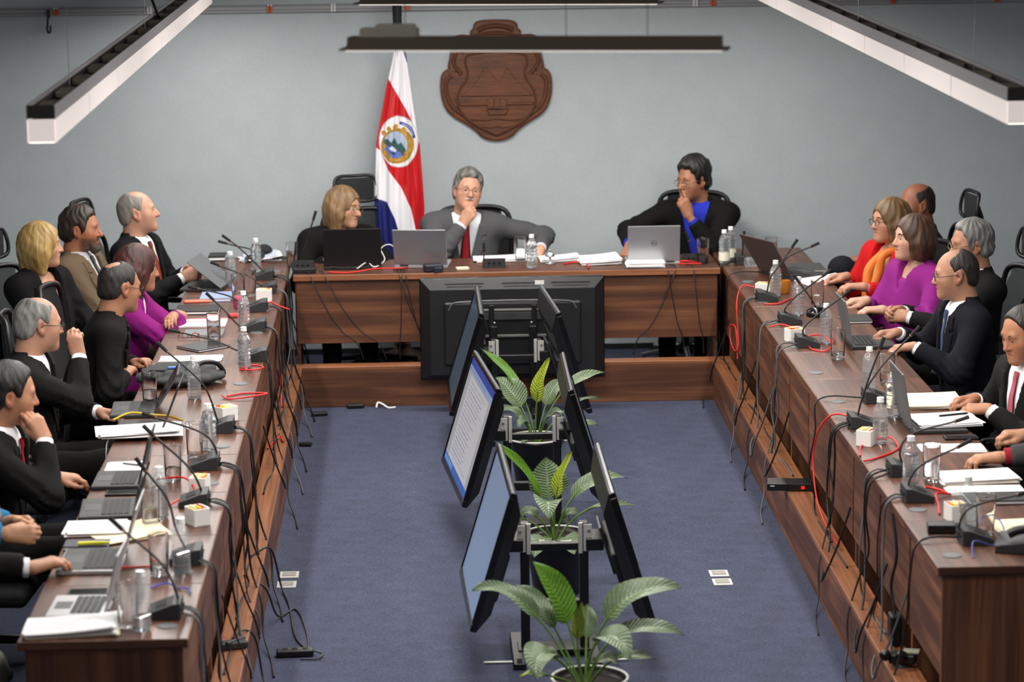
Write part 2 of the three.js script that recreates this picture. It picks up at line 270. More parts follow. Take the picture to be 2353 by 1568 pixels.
const PLANTS=[{pot:[0.07,0.24,2.1],leaves:[
[[-0.002,0.013,-0],[-0.021,0.186,-0.03],[-0.105,0.334,-0.084],[-0.272,0.442,-0.12],0.055,1],
[[0.002,0.013,-0],[-0.006,0.175,0.025],[0.008,0.295,0.07],[0.069,0.428,0.1],0.075,2],
[[-0.007,0.013,-0],[-0.044,0.146,-0.012],[-0.119,0.254,-0.035],[-0.199,0.302,-0.05],0.14,0],
[[0.007,0.013,-0],[0.044,0.164,-0.025],[0.08,0.243,-0.07],[0.142,0.274,-0.1],0.085,0],
[[0.011,0.013,-0],[0.088,0.233,-0.012],[0.2,0.326,-0.035],[0.37,0.316,-0.05],0.065,0],
[[-0.007,0.013,-0],[-0.057,0.131,0.02],[-0.112,0.173,0.056],[-0.204,0.164,0.08],0.065,0],
[[0.011,0.013,-0],[0.042,0.13,0.025],[0.094,0.165,0.07],[0.138,0.139,0.1],0.05,0],
[[0.002,0.009,-0],[-0.021,0.044,0.038],[-0.046,0.037,0.105],[-0.078,0.004,0.15],0.05,0],
[[0.011,0.013,-0],[0.132,0.162,-0.025],[0.245,0.206,-0.07],[0.331,0.169,-0.1],0.03,0],
[[0.011,0.013,-0],[0.129,0.069,0.013],[0.238,0.101,0.035],[0.311,0.067,0.05],0.04,0],
[[-0.011,0.013,-0],[-0.042,0.109,0.025],[-0.069,0.13,0.07],[-0.093,0.071,0.1],0.06,0],
]},
{pot:[0.07,0.26,4.1],leaves:[
[[-0.024,-0.005,0],[-0.031,0.157,0.025],[-0.12,0.304,0.07],[-0.268,0.443,0.1],0.058,1],
[[-0.02,-0.005,0],[-0.02,0.158,0.03],[0.01,0.276,0.084],[0.061,0.391,0.12],0.06,2],
[[-0.024,-0.005,0],[-0.03,0.149,-0.005],[-0.04,0.244,-0.014],[-0.041,0.338,-0.02],0.17,0],
[[-0.024,-0.008,0],[-0.033,0.163,0.05],[-0.047,0.242,0.14],[-0.041,0.115,0.2],0.13,0],
[[-0.017,-0.005,0],[0.022,0.149,0],[0.127,0.282,0],[0.309,0.24,0],0.085,0],
[[-0.013,-0.005,0],[0.078,0.132,0.012],[0.227,0.173,0.035],[0.387,0.112,0.05],0.03,0],
[[-0.028,-0.005,0],[-0.072,0.09,-0.012],[-0.117,0.124,-0.035],[-0.155,0.063,-0.05],0.06,0],
[[-0.028,-0.008,0],[-0.056,0.028,0.05],[-0.083,0.014,0.14],[-0.105,-0.05,0.2],0.1,0],
[[-0.013,-0.009,0],[0.019,0.023,0.05],[0.042,0.011,0.14],[0.066,-0.04,0.2],0.1,0],
[[-0.013,-0.005,0],[0.012,0.091,0],[0.06,0.11,0],[0.097,0.09,0],0.05,0],
[[-0.032,-0.004,0],[-0.09,0.068,-0.025],[-0.201,0.098,-0.07],[-0.324,0.054,-0.1],0.045,0],
]},
{pot:[0.085,0.245,6.1],leaves:[
[[-0.058,0.031,0],[-0.067,0.197,0.012],[-0.102,0.334,0.035],[-0.207,0.453,0.05],0.125,1],
[[-0.052,0.031,0],[-0.059,0.154,0.03],[-0.046,0.25,0.084],[-0.035,0.317,0.12],0.045,2],
[[-0.031,0.038,0],[-0.008,0.216,0.025],[0.13,0.387,0.07],[0.323,0.356,0.1],0.12,0],
[[-0.024,0.038,0],[0.023,0.184,0.03],[0.19,0.253,0.084],[0.331,0.185,0.12],0.075,0],
[[-0.031,0.033,0],[-0.019,0.195,0.062],[0.09,0.274,0.175],[0.127,0.129,0.25],0.11,0],
[[-0.087,0.031,0],[-0.133,0.215,0.012],[-0.295,0.403,0.035],[-0.422,0.349,0.05],0.075,0],
[[-0.074,0.031,0],[-0.107,0.169,-0.03],[-0.174,0.286,-0.084],[-0.259,0.318,-0.12],0.07,0],
[[-0.083,0.023,0],[-0.113,0.133,0.062],[-0.226,0.201,0.175],[-0.2,0.077,0.25],0.12,0],
[[-0.039,0.038,0],[-0.014,0.154,-0.02],[0,0.208,-0.056],[-0.001,0.254,-0.08],0.07,0],
[[-0.09,0.007,0],[-0.152,0.04,0.05],[-0.21,0.07,0.14],[-0.262,0.073,0.2],0.035,2],
[[-0.016,0.03,0],[0.069,0.109,0.025],[0.144,0.113,0.07],[0.229,0.092,0.1],0.04,0],
[[-0.024,0.03,0],[0.007,0.086,0.025],[0.058,0.115,0.07],[0.095,0.075,0.1],0.06,0],
[[-0.071,0.023,0],[-0.117,0.093,-0.012],[-0.163,0.096,-0.035],[-0.202,0.084,-0.05],0.06,0],
]},
];
// ---------------------------------------------------------------- small things on the desks
const onDesk = .7505;
// conference microphone: wedge base on the desk, gooseneck and capsule
function microphone([b, ...path], turn, label, group, round) {
  const o = thing('conference_microphone', label, 'microphone', b, 0, group), inner = new THREE.Group();
  const R = (x, z) => [x * Math.cos(turn) + z * Math.sin(turn), -x * Math.sin(turn) + z * Math.cos(turn)];
  if (round) mesh('base', lathe([[0, 0], [.05, 0], [.055, .008], [.05, .03], [.03, .045], [0, .048]], 28), M.blackGloss, o);
  else {
    const g = ext([[-.052, 0], [.052, 0], [.052, .018], [-.03, .048], [-.052, .05]], .125, .003).translate(0, .003, -.0625).rotateY(-Math.PI / 2 + turn);
    mesh('base', g, M.darkGrey, o);
    for (const k of [-.03, 0, .03]) { const [x, z] = R(k, -.055); mesh('button', C(.007, .007, .008, x, .03, z, 10), M.black, o); }
    const [x, z] = R(0, .01); mesh('speaker_grille', B(.07, .003, .04, 0, 0, 0, .001).rotateX(.36).rotateY(turn).translate(x, .041, z), M.black, o);
  }
  const p0 = [0, .04, 0], pts = [p0, ...path.map(p => [p[0] - b[0], p[1] - b[1], p[2] - b[2]])], tip = pts.at(-1), pre = pts.at(-2);
  mesh('gooseneck', tube(pts, .0042, 40, 8), M.blackCable, o);
  const d = V(...tip).sub(V(...pre)).normalize(), e = V(...tip).addScaledVector(d, .035), s = V(...tip).addScaledVector(d, -.02);
  const cap = mesh('capsule', bar(s.toArray(), e.toArray(), .0075, .0085, 12), M.blackMatte, o); const s2 = V(...tip).addScaledVector(d, -.026); mesh('light_ring', bar(s2.toArray(), s.toArray(), .0078, .0078, 12), std(0x6b4a2a, .4), cap);
  return o;
}
const GM = 'black gooseneck microphone ';
['beside the half closed grey laptop', 'beside the paper pile in the desk corner', 'behind the sugar box near the blue and white book', 'between a sugar box and the small red wallet', 'beside the red and white printed magazine', 'beside the black leather folio', 'beside a sugar box and the red cable loop near the cloth bag', 'beside the papers fanned over a laptop', 'between two neighbouring sugar boxes near the notepad', 'behind the half empty bottle and the cream card folder', 'at the desk end beside a short blue cable tuft'].forEach((l, i) => microphone(MICS.L[i], -Math.PI / 2, GM + l));
['beside a sugar box and red cable, before the red jacket', 'standing upright in the desk corner behind two labelled bottles', 'beside the large brown-grey laptop', 'next to the round based microphone', 'beside the red cable ring and the lone tall glass', 'on the bare desk before the navy suit', 'beside the sugar box where the long red cable starts', 'beside the thin papers under the grey sleeve', 'beside the printed papers with a cream tab', 'between the flat black adapter and the desk phone'].forEach((l, i) => microphone(MICS.R[i], Math.PI / 2, GM + l));
microphone([[1.555, onDesk, 1.62], [1.54, .82, 1.62], [1.5, .88, 1.61], [1.46, .935, 1.6]], 0, 'desk microphone with a shiny round black base near the purple jacket person', undefined, true);
['gooseneck microphone in front of the long haired person in black', 'short gooseneck microphone in front of the grey suited person', 'short gooseneck microphone in front of the person in the blue shirt'].forEach((l, i) => microphone(MICS.H[i], Math.PI, l));
// water bottle
{
  const k = 1, prof = [[.001, .004], [.02, .0], [.028, .003], [.0315, .012], [.0315, .03]];
  for (let i = 0; i < 5; i++) { const y = .036 + i * .018; prof.push([.0315, y], [.0285, y + .005], [.0315, y + .010]); }
  prof.push([.0315, .13], [.03, .142], [.024, .158], [.015, .172], [.0125, .178], [.0125, .186]);
  const bodyG = lathe(prof, 28), inG = lv => { const w = [[0, .006]]; for (const [r, y] of prof) if (y < lv) w.push([Math.max(.001, r - .0012), y + .001]); const r = w.at(-1)[0]; w.push([r, lv], [0, lv]); return lathe(w, 28); };
  const capG = merge([C(.0145, .0145, .014, 0, .191, 0, 20), C(.0155, .0155, .004, 0, .181, 0, 20)]), levels = [.165, .165, .14, .165, .1, .165, .12, .075, .05, .15, .15, .165, .14, .12, .08, .11, .15, .13, .09, .165], gs = {};
  const labs = { 0: 'clear water bottle beside the half closed grey laptop', 1: 'clear water bottle beside the paper pile in the desk corner', 2: 'clear water bottle beside the red and white magazine', 3: 'clear water bottle standing at a red cable loop by the leather folio', 5: 'clear water bottle beside an empty glass before the fanned papers', 6: 'clear water bottle beside the cream card folder', 11: 'clear water bottle beside the small amber tumbler', 12: 'clear water bottle next to the round based microphone', 13: 'clear water bottle beside the dark laptop with an upright lid', 14: 'clear water bottle beside a glass on the bare desk before the navy suit', 15: 'clear water bottle inside a red cable loop by a sugar box', 16: 'clear water bottle half hidden behind the tall grey laptop lid', 17: 'clear water bottle beside the thin papers under the grey sleeve', 8: 'nearly empty clear water bottle beside the loose sheaf of papers', 7: 'half empty clear water bottle beside a tall glass and an open laptop', 19: 'clear water bottle beside a glass in front of the grey suited person', 18: 'clear water bottle beside the sugar box at the end of the red jacket row', 4: 'clear water bottle beside the grey cloth bag', 9: 'water bottle with a pale label beside the person in the blue shirt', 10: 'water bottle with a pale label standing behind its twin in the desk corner' };
  BOTTLES.forEach((p, i) => {
    const L = i < 9, lv = levels[i], o = thing('water_bottle', labs[i] ?? (L ? 'clear plastic water bottle with a white cap on the purple cardigan row desks' : 'clear plastic water bottle with a white cap on the red jacket row desks'), 'bottle', [p[0], onDesk, p[2]], i, labs[i] ? undefined : L ? 'bottles of the purple cardigan row' : 'bottles of the red jacket row');
    mesh('bottle_body', bodyG, M.pet, o); mesh('water', gs[lv] ??= inG(lv), M.water, o); mesh('cap', capG, M.cap, o);
    if (i === 9 || i === 10) mesh('label', new THREE.CylinderGeometry(.0322, .0322, .05, 24, 1, true).translate(0, .045, 0), std(0xe9e4cf, .6), o);
  });
  const o = thing('water_bottle', 'clear plastic bottle lying on its side on the desk corner', 'bottle', [1.375, onDesk + .032, .03]); o.rotation.set(0, .25, -Math.PI / 2); mesh('bottle_body', bodyG, M.pet, o); mesh('cap', capG, M.cap, o);
}
// drinking glass
{
  const g = lathe([[0, 0], [.03, 0], [.0315, .004], [.036, .145], [.0345, .147], [.033, .145], [.0295, .016], [0, .014]], 32), wg = lv => lathe([[0, .0145], [.0292, .0165], [.0292 + lv * .024, lv], [0, lv]], 32);
  const water = [0, .05, .075, .06, 0, .05, .07, .03, 0, 0, .04, .06, .03, .05, .07, 0, .08, .04, 0], cg = {};
  const labs = { 0: 'drinking glass of water beside the blue and white book', 1: 'drinking glass between the book and the zip folder', 4: 'empty drinking glass beside a bottle before the fanned papers', 5: 'drinking glass beside the laptop behind the notepad', 6: 'drinking glass at the edge of the cream card folder', 9: 'drinking glass behind the lid of the large brown-grey laptop', 10: 'drinking glass with water beside the flat document tray', 11: 'drinking glass beside the papers held by the red jacket', 13: 'drinking glass beside a bottle on the bare desk before the navy suit', 14: 'drinking glass of water under the grey sleeved hand', 15: 'empty drinking glass inside the thin blue cable loop', 2: 'tall drinking glass of water beside the magazines', 3: 'drinking glass half full of water in front of the grey cloth bag', 8: 'empty drinking glass beside a bottle and the loose papers', 7: 'tall drinking glass beside a half empty bottle', 12: 'tall drinking glass alone beside a coiled red cable', 16: 'drinking glass beside a bottle before the grey suited person', 17: 'drinking glass beside the silver laptop of the person in the blue shirt', 18: 'small glass at the end of the head desk by the person in black' };
  GLASSES.forEach((p, i) => { const L = p[0] < 0, lv = water[i], o = thing('drinking_glass', labs[i] ?? (L ? 'plain drinking glass on the purple cardigan row desks' : 'plain drinking glass on the red jacket row desks'), 'glass', [p[0], onDesk, p[2]], 0, labs[i] ? undefined : L ? 'glasses of the purple cardigan row' : 'glasses of the red jacket row');
    mesh('glass_body', g, M.glass, o); if (lv) mesh('water', cg[lv] ??= wg(lv), M.water, o); });
}
// sugar boxes
{
  const pk = [0xe8d23a, 0xc8302a, 0xf3f0e6, 0xe8c43a, 0xe6e2d4];
  SUGAR.forEach((p, i) => { const o = thing('sugar_box', 'small white box of sugar sachets ' + ['beside the blue and white book', 'beside the red cable loop near the cloth bag', 'beside the laptop behind the notepad', 'beside the cream card folder', 'beside the amber tumbler', 'between two microphones before the purple jacket', 'at the foot of the tall laptop lid', 'beside the printed papers with a cream tab'][i], 'box', [p[0], onDesk, p[2]], i * .7);
    const w = .08, h = .065, d = .062; mesh('box', merge([B(w, h, .004, 0, h / 2, d / 2, .0015), B(w, h, .004, 0, h / 2, -d / 2, .0015), B(.004, h, d, w / 2, h / 2, 0, .0015), B(.004, h, d, -w / 2, h / 2, 0, .0015), B(w, .004, d, 0, .002, 0, .001)]), M.white, o);
    for (let k = 0; k < 5; k++) mesh('sachet', B(.05, .05, .006, (k % 2 - .5) * .016, .045, -.022 + k * .011, .002).rotateX((k - 2) * .05), std(pk[(k + i) % 5], .6), o); });
}
// laptops: local front (user side) +z, hinge at -z
const keyMat = std(0x141517, .6), keyMatBlue = std(0x191b22, .55);
function laptop(pos, turn, label, o2 = {}) {
  const { w = .30, d = .21, open = 106, body = M.darkGrey, lid = body, deck = body, keys = keyMat, scr = M.blackGloss, t = .016, wide = true } = o2;
  const o = thing('laptop', label, 'laptop', [pos[0], onDesk, pos[1]], turn);
  mesh('base', B(w, t, d, 0, t / 2, 0, .004), body, o); mesh('deck', B(w - .012, .0012, d - .012, 0, t + .0004, 0, .0004), deck, o);
  const kb = [], rows = 5, cols = 13, kw = (w - .05) / cols, kd = (d * .5) / rows;
  for (let r = 0; r < rows; r++) for (let c = 0; c < cols; c++) kb.push(new THREE.BoxGeometry(kw - .003, .003, kd - .003).translate(-(w - .05) / 2 + (c + .5) * kw, t + .0025, -d / 2 + .022 + (r + .5) * kd));
  const K = mesh('keyboard', merge(kb), keys, o); K.userData.kind = 'stuff';
  mesh('touchpad', B(w * .33, .001, d * .27, 0, t + .0013, d / 2 - .018 - d * .135, .0004), std(0x3a3c3f, .4), o);
  mesh('hinge', merge([-1, 1].map(s => C(.006, .006, .05, 0, 0, 0, 10).rotateZ(Math.PI / 2).translate(s * w * .32, t - .001, -d / 2 + .004))), M.black, o);
  const L = mesh('lid', B(w, .007, d, 0, 0, d / 2, .003), lid, o); L.position.set(0, t + .004, -d / 2 + .004); L.rotation.x = -open * D2R;
  mesh('screen', B(w - .02, .0012, d - .024, 0, -.0038, d / 2, .0004), scr, L);
  return { o, L, w, d };
}
const LFT = -Math.PI / 2, RGT = Math.PI / 2;
const plum = std(0x4a4648, .45), silverLid = std(0xa9a9ad, .35, { metalness: .6 });
const scrOn = new THREE.MeshStandardMaterial({ color: 0x101418, roughness: .3, emissive: 0x9fb2c8, emissiveIntensity: .25 });
laptop([-1.69, .36], LFT - .15, 'half closed dark grey laptop in front of the person with the orange tie', { open: 38, lid: M.midGrey, w: .33, d: .24 });
laptop([-1.77, 3.69], LFT + .05, 'open black laptop with its lid up beside the grey cloth bag', { open: 122, d: .2, lid: plum });
laptop([-1.705, 4.08], LFT, 'open black laptop half covered by loose white papers', { open: 112, w: .28 });
laptop([-1.70, 5.03], LFT, 'open black laptop behind a small notepad with a pen', { open: 104, w: .27, d: .19 });
laptop([-1.69, 5.5], LFT + .06, 'open black laptop between the notepad and the stacked white folders', { open: 108, w: .29, d: .21 });
laptop([-1.665, 6.25], LFT, 'open laptop with a hand resting on it and a yellow highlighter behind', { open: 108, w: .31, d: .22, body: M.silver, deck: M.darkGrey });
laptop([-1.64, 6.82], LFT - .03, 'open silver laptop with black keys beside the loose papers', { open: 104, w: .25, d: .2, body: M.silver, keys: keyMatBlue, t: .012 });
laptop([1.62, .3], RGT + .42, 'large brown-grey laptop with its lid tipped far back, in the desk corner', { open: 122, w: .36, d: .25, lid: std(0x4b4140, .5), body: M.darkGrey });
laptop([1.70, 2.42], RGT, 'dark laptop with an upright grey lid in front of the person with clasped hands', { open: 100, w: .3, d: .22, lid: M.midGrey });
laptop([1.66, 4.3], RGT, 'laptop with a tall grey lid behind the spread white papers', { open: 100, w: .33, d: .24, lid: M.midGrey });
laptop([-.885, -.28], Math.PI, 'black laptop seen from behind in front of the person in black', { open: 98, w: .335, d: .225, lid: M.black, body: M.black });
laptop([-.475, -.29], Math.PI - .12, 'thin silver laptop with a tilted lid beside the grey suited person', { open: 112, w: .31, d: .235, lid: silverLid, body: M.silver });
const dell = laptop([.862, -.265], Math.PI + .02, 'silver laptop with a round logo in front of the person in the blue shirt', { open: 99, w: .305, d: .215, lid: silverLid, body: M.silver });
{
  const font = await new FontLoader().loadAsync('fonts/droid/droid_sans_bold.typeface.json'), lm = std(0x55565a, .3, { metalness: .7 });
  const ring = new THREE.TorusGeometry(.0165, .0012, 6, 32).rotateX(Math.PI / 2).translate(0, .0038, .11), tx = new TextGeometry('DELL', { font, size: .0085, depth: .0006, curveSegments: 3 }); tx.computeBoundingBox(); const bb = tx.boundingBox;
  tx.translate(-(bb.min.x + bb.max.x) / 2, -(bb.min.y + bb.max.y) / 2, 0).rotateX(-Math.PI / 2).rotateY(Math.PI).translate(0, .0036, .11);
  mesh('round_logo', merge([ring, tx]), lm, dell.L);
  // desk phone and other devices at the end of the red jacket row
  const o = thing('desk_phone', 'black desk phone console with a yellow sticker at the end of the red jacket row', 'phone', [1.62, onDesk, 6.3], -.3);
  mesh('body', ext([[-.1, 0], [.1, 0], [.1, .05], [-.1, .02]], .2, .004).translate(0, .004, -.1), M.darkGrey, o); mesh('display', B(.06, .003, .05, -.04, .037, -.05, .001).rotateZ(.15), M.blackGloss, o); mesh('sticker', B(.05, .002, .03, .05, .056, -.04, .0005).rotateZ(.15), std(0xd9b21f, .5), o);
  mesh('handset', tube([[-.06, .06, .06], [-.03, .075, .06], [.04, .085, .06], [.08, .08, .06]], .017, 20, 8), M.black, o);
}
// closed black laptop / folders / papers
function slab(name, label, category, x, z, w, d, h, mat, turn = 0, y = onDesk, group) { const o = thing(name, label, category, [x, y, z], turn, group); mesh('cover', B(w, h * .3, d, 0, h * .85, 0, .002), mat, o); mesh('pages', B(w - .006, h * .5, d - .006, 0, h * .45, 0, .001), M.paper, o); mesh('back_cover', B(w, h * .2, d, 0, h * .1, 0, .002), mat, o); return o; }
function papers(label, x, z, w, d, turn, n = 4, mats = [M.paper], y = onDesk, curl = 0, spread = 1) {
  const o = thing('paper_stack', label, 'papers', [x, y, z], turn), r = rngOf(Math.round((x + 9) * 977 + z * 131));
  for (let k = 0; k < n; k++) { const g = new THREE.BoxGeometry(w, .0022, d, 10, 1, 6), p = g.attributes.position; for (let i = 0; i < p.count; i++) { const u = p.getX(i) / w + .5, v = p.getZ(i) / d + .5; p.setY(i, p.getY(i) + curl * (u * u * .8 + .2 * Math.sin(v * 3 + k)) * (k + 1) / n); } g.computeVertexNormals();
    const m = mesh('sheet', g, mats[k % mats.length], o); m.position.set((r() - .5) * .02 * spread, .0013 + k * .0024, (r() - .5) * .02 * spread); m.rotation.y = (r() - .5) * .12 * spread; }
  return o;
}
const txtPage = std(0xffffff, .85, { map: canvasTex(256, 256, (g, w, h) => { g.fillStyle = '#efeef0'; g.fillRect(0, 0, w, h); g.fillStyle = '#b9b8be'; const r = rngOf(3); for (let y = 26; y < h - 24; y += 11) g.fillRect(26, y, (w - 60) * (.6 + .4 * r()), 3); }) });
papers('loose sheaf of white papers on a cream folder beside the silver laptop', -1.64, 7.06, .29, .19, .04, 7, [M.cream, M.cream, M.paper, M.paper, txtPage, M.paper, txtPage], onDesk, .02, 1.2);
papers('white papers fanned over an open black laptop', -1.70, 4.2, .34, .2, .12, 6, [M.paper, txtPage], onDesk + .018, .012, 2);
papers('small white notepad with a pen beside an open laptop', -1.70, 4.79, .14, .17, .03, 4, [M.cream, M.paper]);
papers('stack of white folders beside the blue sleeved person', -1.70, 5.8, .22, .17, .05, 8, [M.paper, std(0xcfcfcf, .8)]);
papers('cream card folder left open over the folder stack', -1.575, 5.86, .24, .2, .45, 4, [M.cream], onDesk, .02, 2);
papers('flat white sheet lying before the black folio', -1.62, 2.5, .3, .13, .0, 3, [M.paper]);
papers('untidy white paper pile topped with a crumpled sheet in the desk corner', -1.44, -.6, .2, .16, .1, 9, [M.paper, txtPage, std(0xb9c2d4, .8)], onDesk, .03, 3);
papers('white papers held by the red jacket person', 1.74, .56, .26, .2, .3, 3, [M.paper], onDesk, .02);
papers('white pages on a cream folder before the person with the pink tie', 1.735, 3.83, .25, .3, -.1, 6, [M.cream, M.cream, M.paper, txtPage], onDesk, .008);
papers('spread white papers with a pen behind a tall laptop lid', 1.71, 4.3, .26, .24, .1, 5, [M.paper, txtPage], onDesk + .018, .01, 2);
papers('thin white papers under the grey sleeved forearm', 1.66, 4.74, .26, .12, .0, 3, [M.paper]);
papers('printed white papers with a cream tab beside a sugar box', 1.65, 5.27, .3, .19, .05, 6, [M.cream, txtPage, M.paper], onDesk, .006);
papers('narrow white paper stack above a closed grey laptop', 1.64, 5.48, .28, .1, .0, 5, [M.paper]);
papers('cream card folder near the desk phone', 1.64, 6.0, .16, .16, .1, 3, [M.cream]);
papers('white papers spread before the grey suited person', -.01, -.44, .32, .2, 0, 5, [M.paper, txtPage], onDesk, .012);
papers('white paper bundle with lifted edges beside the hand bell', .33, -.41, .22, .2, .05, 5, [M.paper], onDesk, .02);
papers('thick white paper bundle with curled corners on the head desk', .55, -.28, .22, .22, .06, 10, [M.paper, txtPage], onDesk, .02, 1.5);
papers('thick white paper block in front of the silver laptop', .81, -.1, .21, .14, .0, 12, [M.paper]);
slab('folder', 'black ring folder with cream pages in the far desk corner', 'folder', -1.7, -.65, .1, .16, .03, M.black);
slab('book', 'blue and white paperback book beside a desk microphone', 'book', -1.61, .75, .17, .22, .02, std(0x8c9cc4, .5));
slab('folder', 'black zip folder under an orange pencil case', 'folder', -1.68, 1.16, .23, .2, .022, M.black);
slab('notebook', 'thin black notebook closed in front of the person with the scarf', 'notebook', 1.735, 1.77, .15, .2, .014, M.darkGrey);
slab('magazine', 'red and white printed magazine in front of the purple cardigan person', 'magazine', -1.63, 1.52, .25, .24, .008, std(0xffffff, .5, { map: canvasTex(256, 256, (g, w, h) => { g.fillStyle = '#ece8ea'; g.fillRect(0, 0, w, h); g.fillStyle = '#c96f78'; g.fillRect(0, 0, w, 40); g.fillRect(20, 90, 150, 26); g.fillStyle = '#8b8790'; for (let y = 130; y < 240; y += 14) g.fillRect(20, y, 200, 5); }) }));
slab('tablet', 'thin grey tablet with a dark cover strip below the magazine', 'tablet', -1.6, 1.82, .2, .17, .01, std(0x6d7173, .4));
slab('folio', 'thin black leather folio lying at an angle', 'folio', -1.575, 2.2, .2, .18, .012, M.black, .75);
slab('notebook', 'dark blue bound notebook behind the yellow highlighter', 'notebook', -1.71, 6.03, .16, .1, .018, std(0x23263a, .5));
slab('closed_laptop', 'closed dark grey laptop below the white paper stack', 'laptop', 1.66, 5.62, .24, .14, .018, M.darkGrey);
slab('tray', 'dark flat document tray beside the brown laptop', 'tray', 1.72, .08, .2, .26, .012, std(0x3c3f3e, .6));
function phone(label, x, z, turn) { const o = thing('mobile_phone', label, 'phone', [x, onDesk, z], turn); mesh('case', B(.14, .009, .07, 0, .0045, 0, .003), M.black, o); mesh('screen', B(.125, .001, .062, 0, .0094, 0, .0004), M.blackGloss, o); }
phone('black mobile phone behind the silver laptop', -1.635, 6.64, .05); phone('dark mobile phone between two open laptops', -1.66, 5.23, 0);
phone('grey mobile phone beside the spread sheet and the cloth bag', -1.66, 2.63, .3); phone('dark mobile phone under the spread white papers', 1.73, 4.55, 0);
single('pencil_case', 'slim orange pencil case on a black folder', 'case', new THREE.CapsuleGeometry(.013, .12, 6, 12).rotateZ(Math.PI / 2).scale(1, .8, 1.6), std(0xd8664a, .5), [-1.695, onDesk + .033, 1.03], .05);
single('highlighter', 'yellow highlighter pen lying behind the laptop with the hand', 'pen', merge([C(.007, .007, .09).rotateZ(Math.PI / 2), C(.006, .004, .02).rotateZ(Math.PI / 2).translate(.055, 0, 0)]), std(0xe4e021, .5), [-1.69, onDesk + .026, 6.07], .05);
single('pen', 'grey pen lying on the small notepad', 'pen', merge([C(.004, .004, .11).rotateZ(Math.PI / 2), C(.004, .001, .012).rotateZ(Math.PI / 2).translate(.061, 0, 0)]), M.midGrey, [-1.66, onDesk + .016, 4.8], -.5);
single('pen', 'black pen lying across the spread white papers', 'pen', merge([C(.005, .005, .13).rotateZ(Math.PI / 2), C(.005, .001, .012).rotateZ(Math.PI / 2).translate(.071, 0, 0)]), M.black, [1.75, onDesk + .042, 4.28], .35);
single('pen', 'thin red pen beside the laptop with the hand', 'pen', merge([C(.004, .004, .12).rotateZ(Math.PI / 2), C(.004, .001, .012).rotateZ(Math.PI / 2).translate(.066, 0, 0)]), M.red, [-1.505, onDesk + .005, 6.33], .1);
single('red_wallet', 'small bright red wallet beside a desk microphone', 'wallet', B(.1, .016, .07, 0, .008, 0, .006), M.red, [-1.46, onDesk, 1.33], .3);
single('small_pot', 'small pink and blue pot beside a bottle', 'pot', merge([C(.026, .022, .05, 0, .025, 0), C(.02, .026, .012, 0, .056, 0)]), std(0xb0405e, .5), [-1.475, onDesk, 1.05]);
single('tumbler', 'small amber tumbler beside a sugar box in the desk corner', 'tumbler', lathe([[0, 0], [.025, 0], [.03, .07], [.027, .07], [.023, .006], [0, .006]], 20), std(0xc07a24, .3), [1.49, onDesk, .9]);
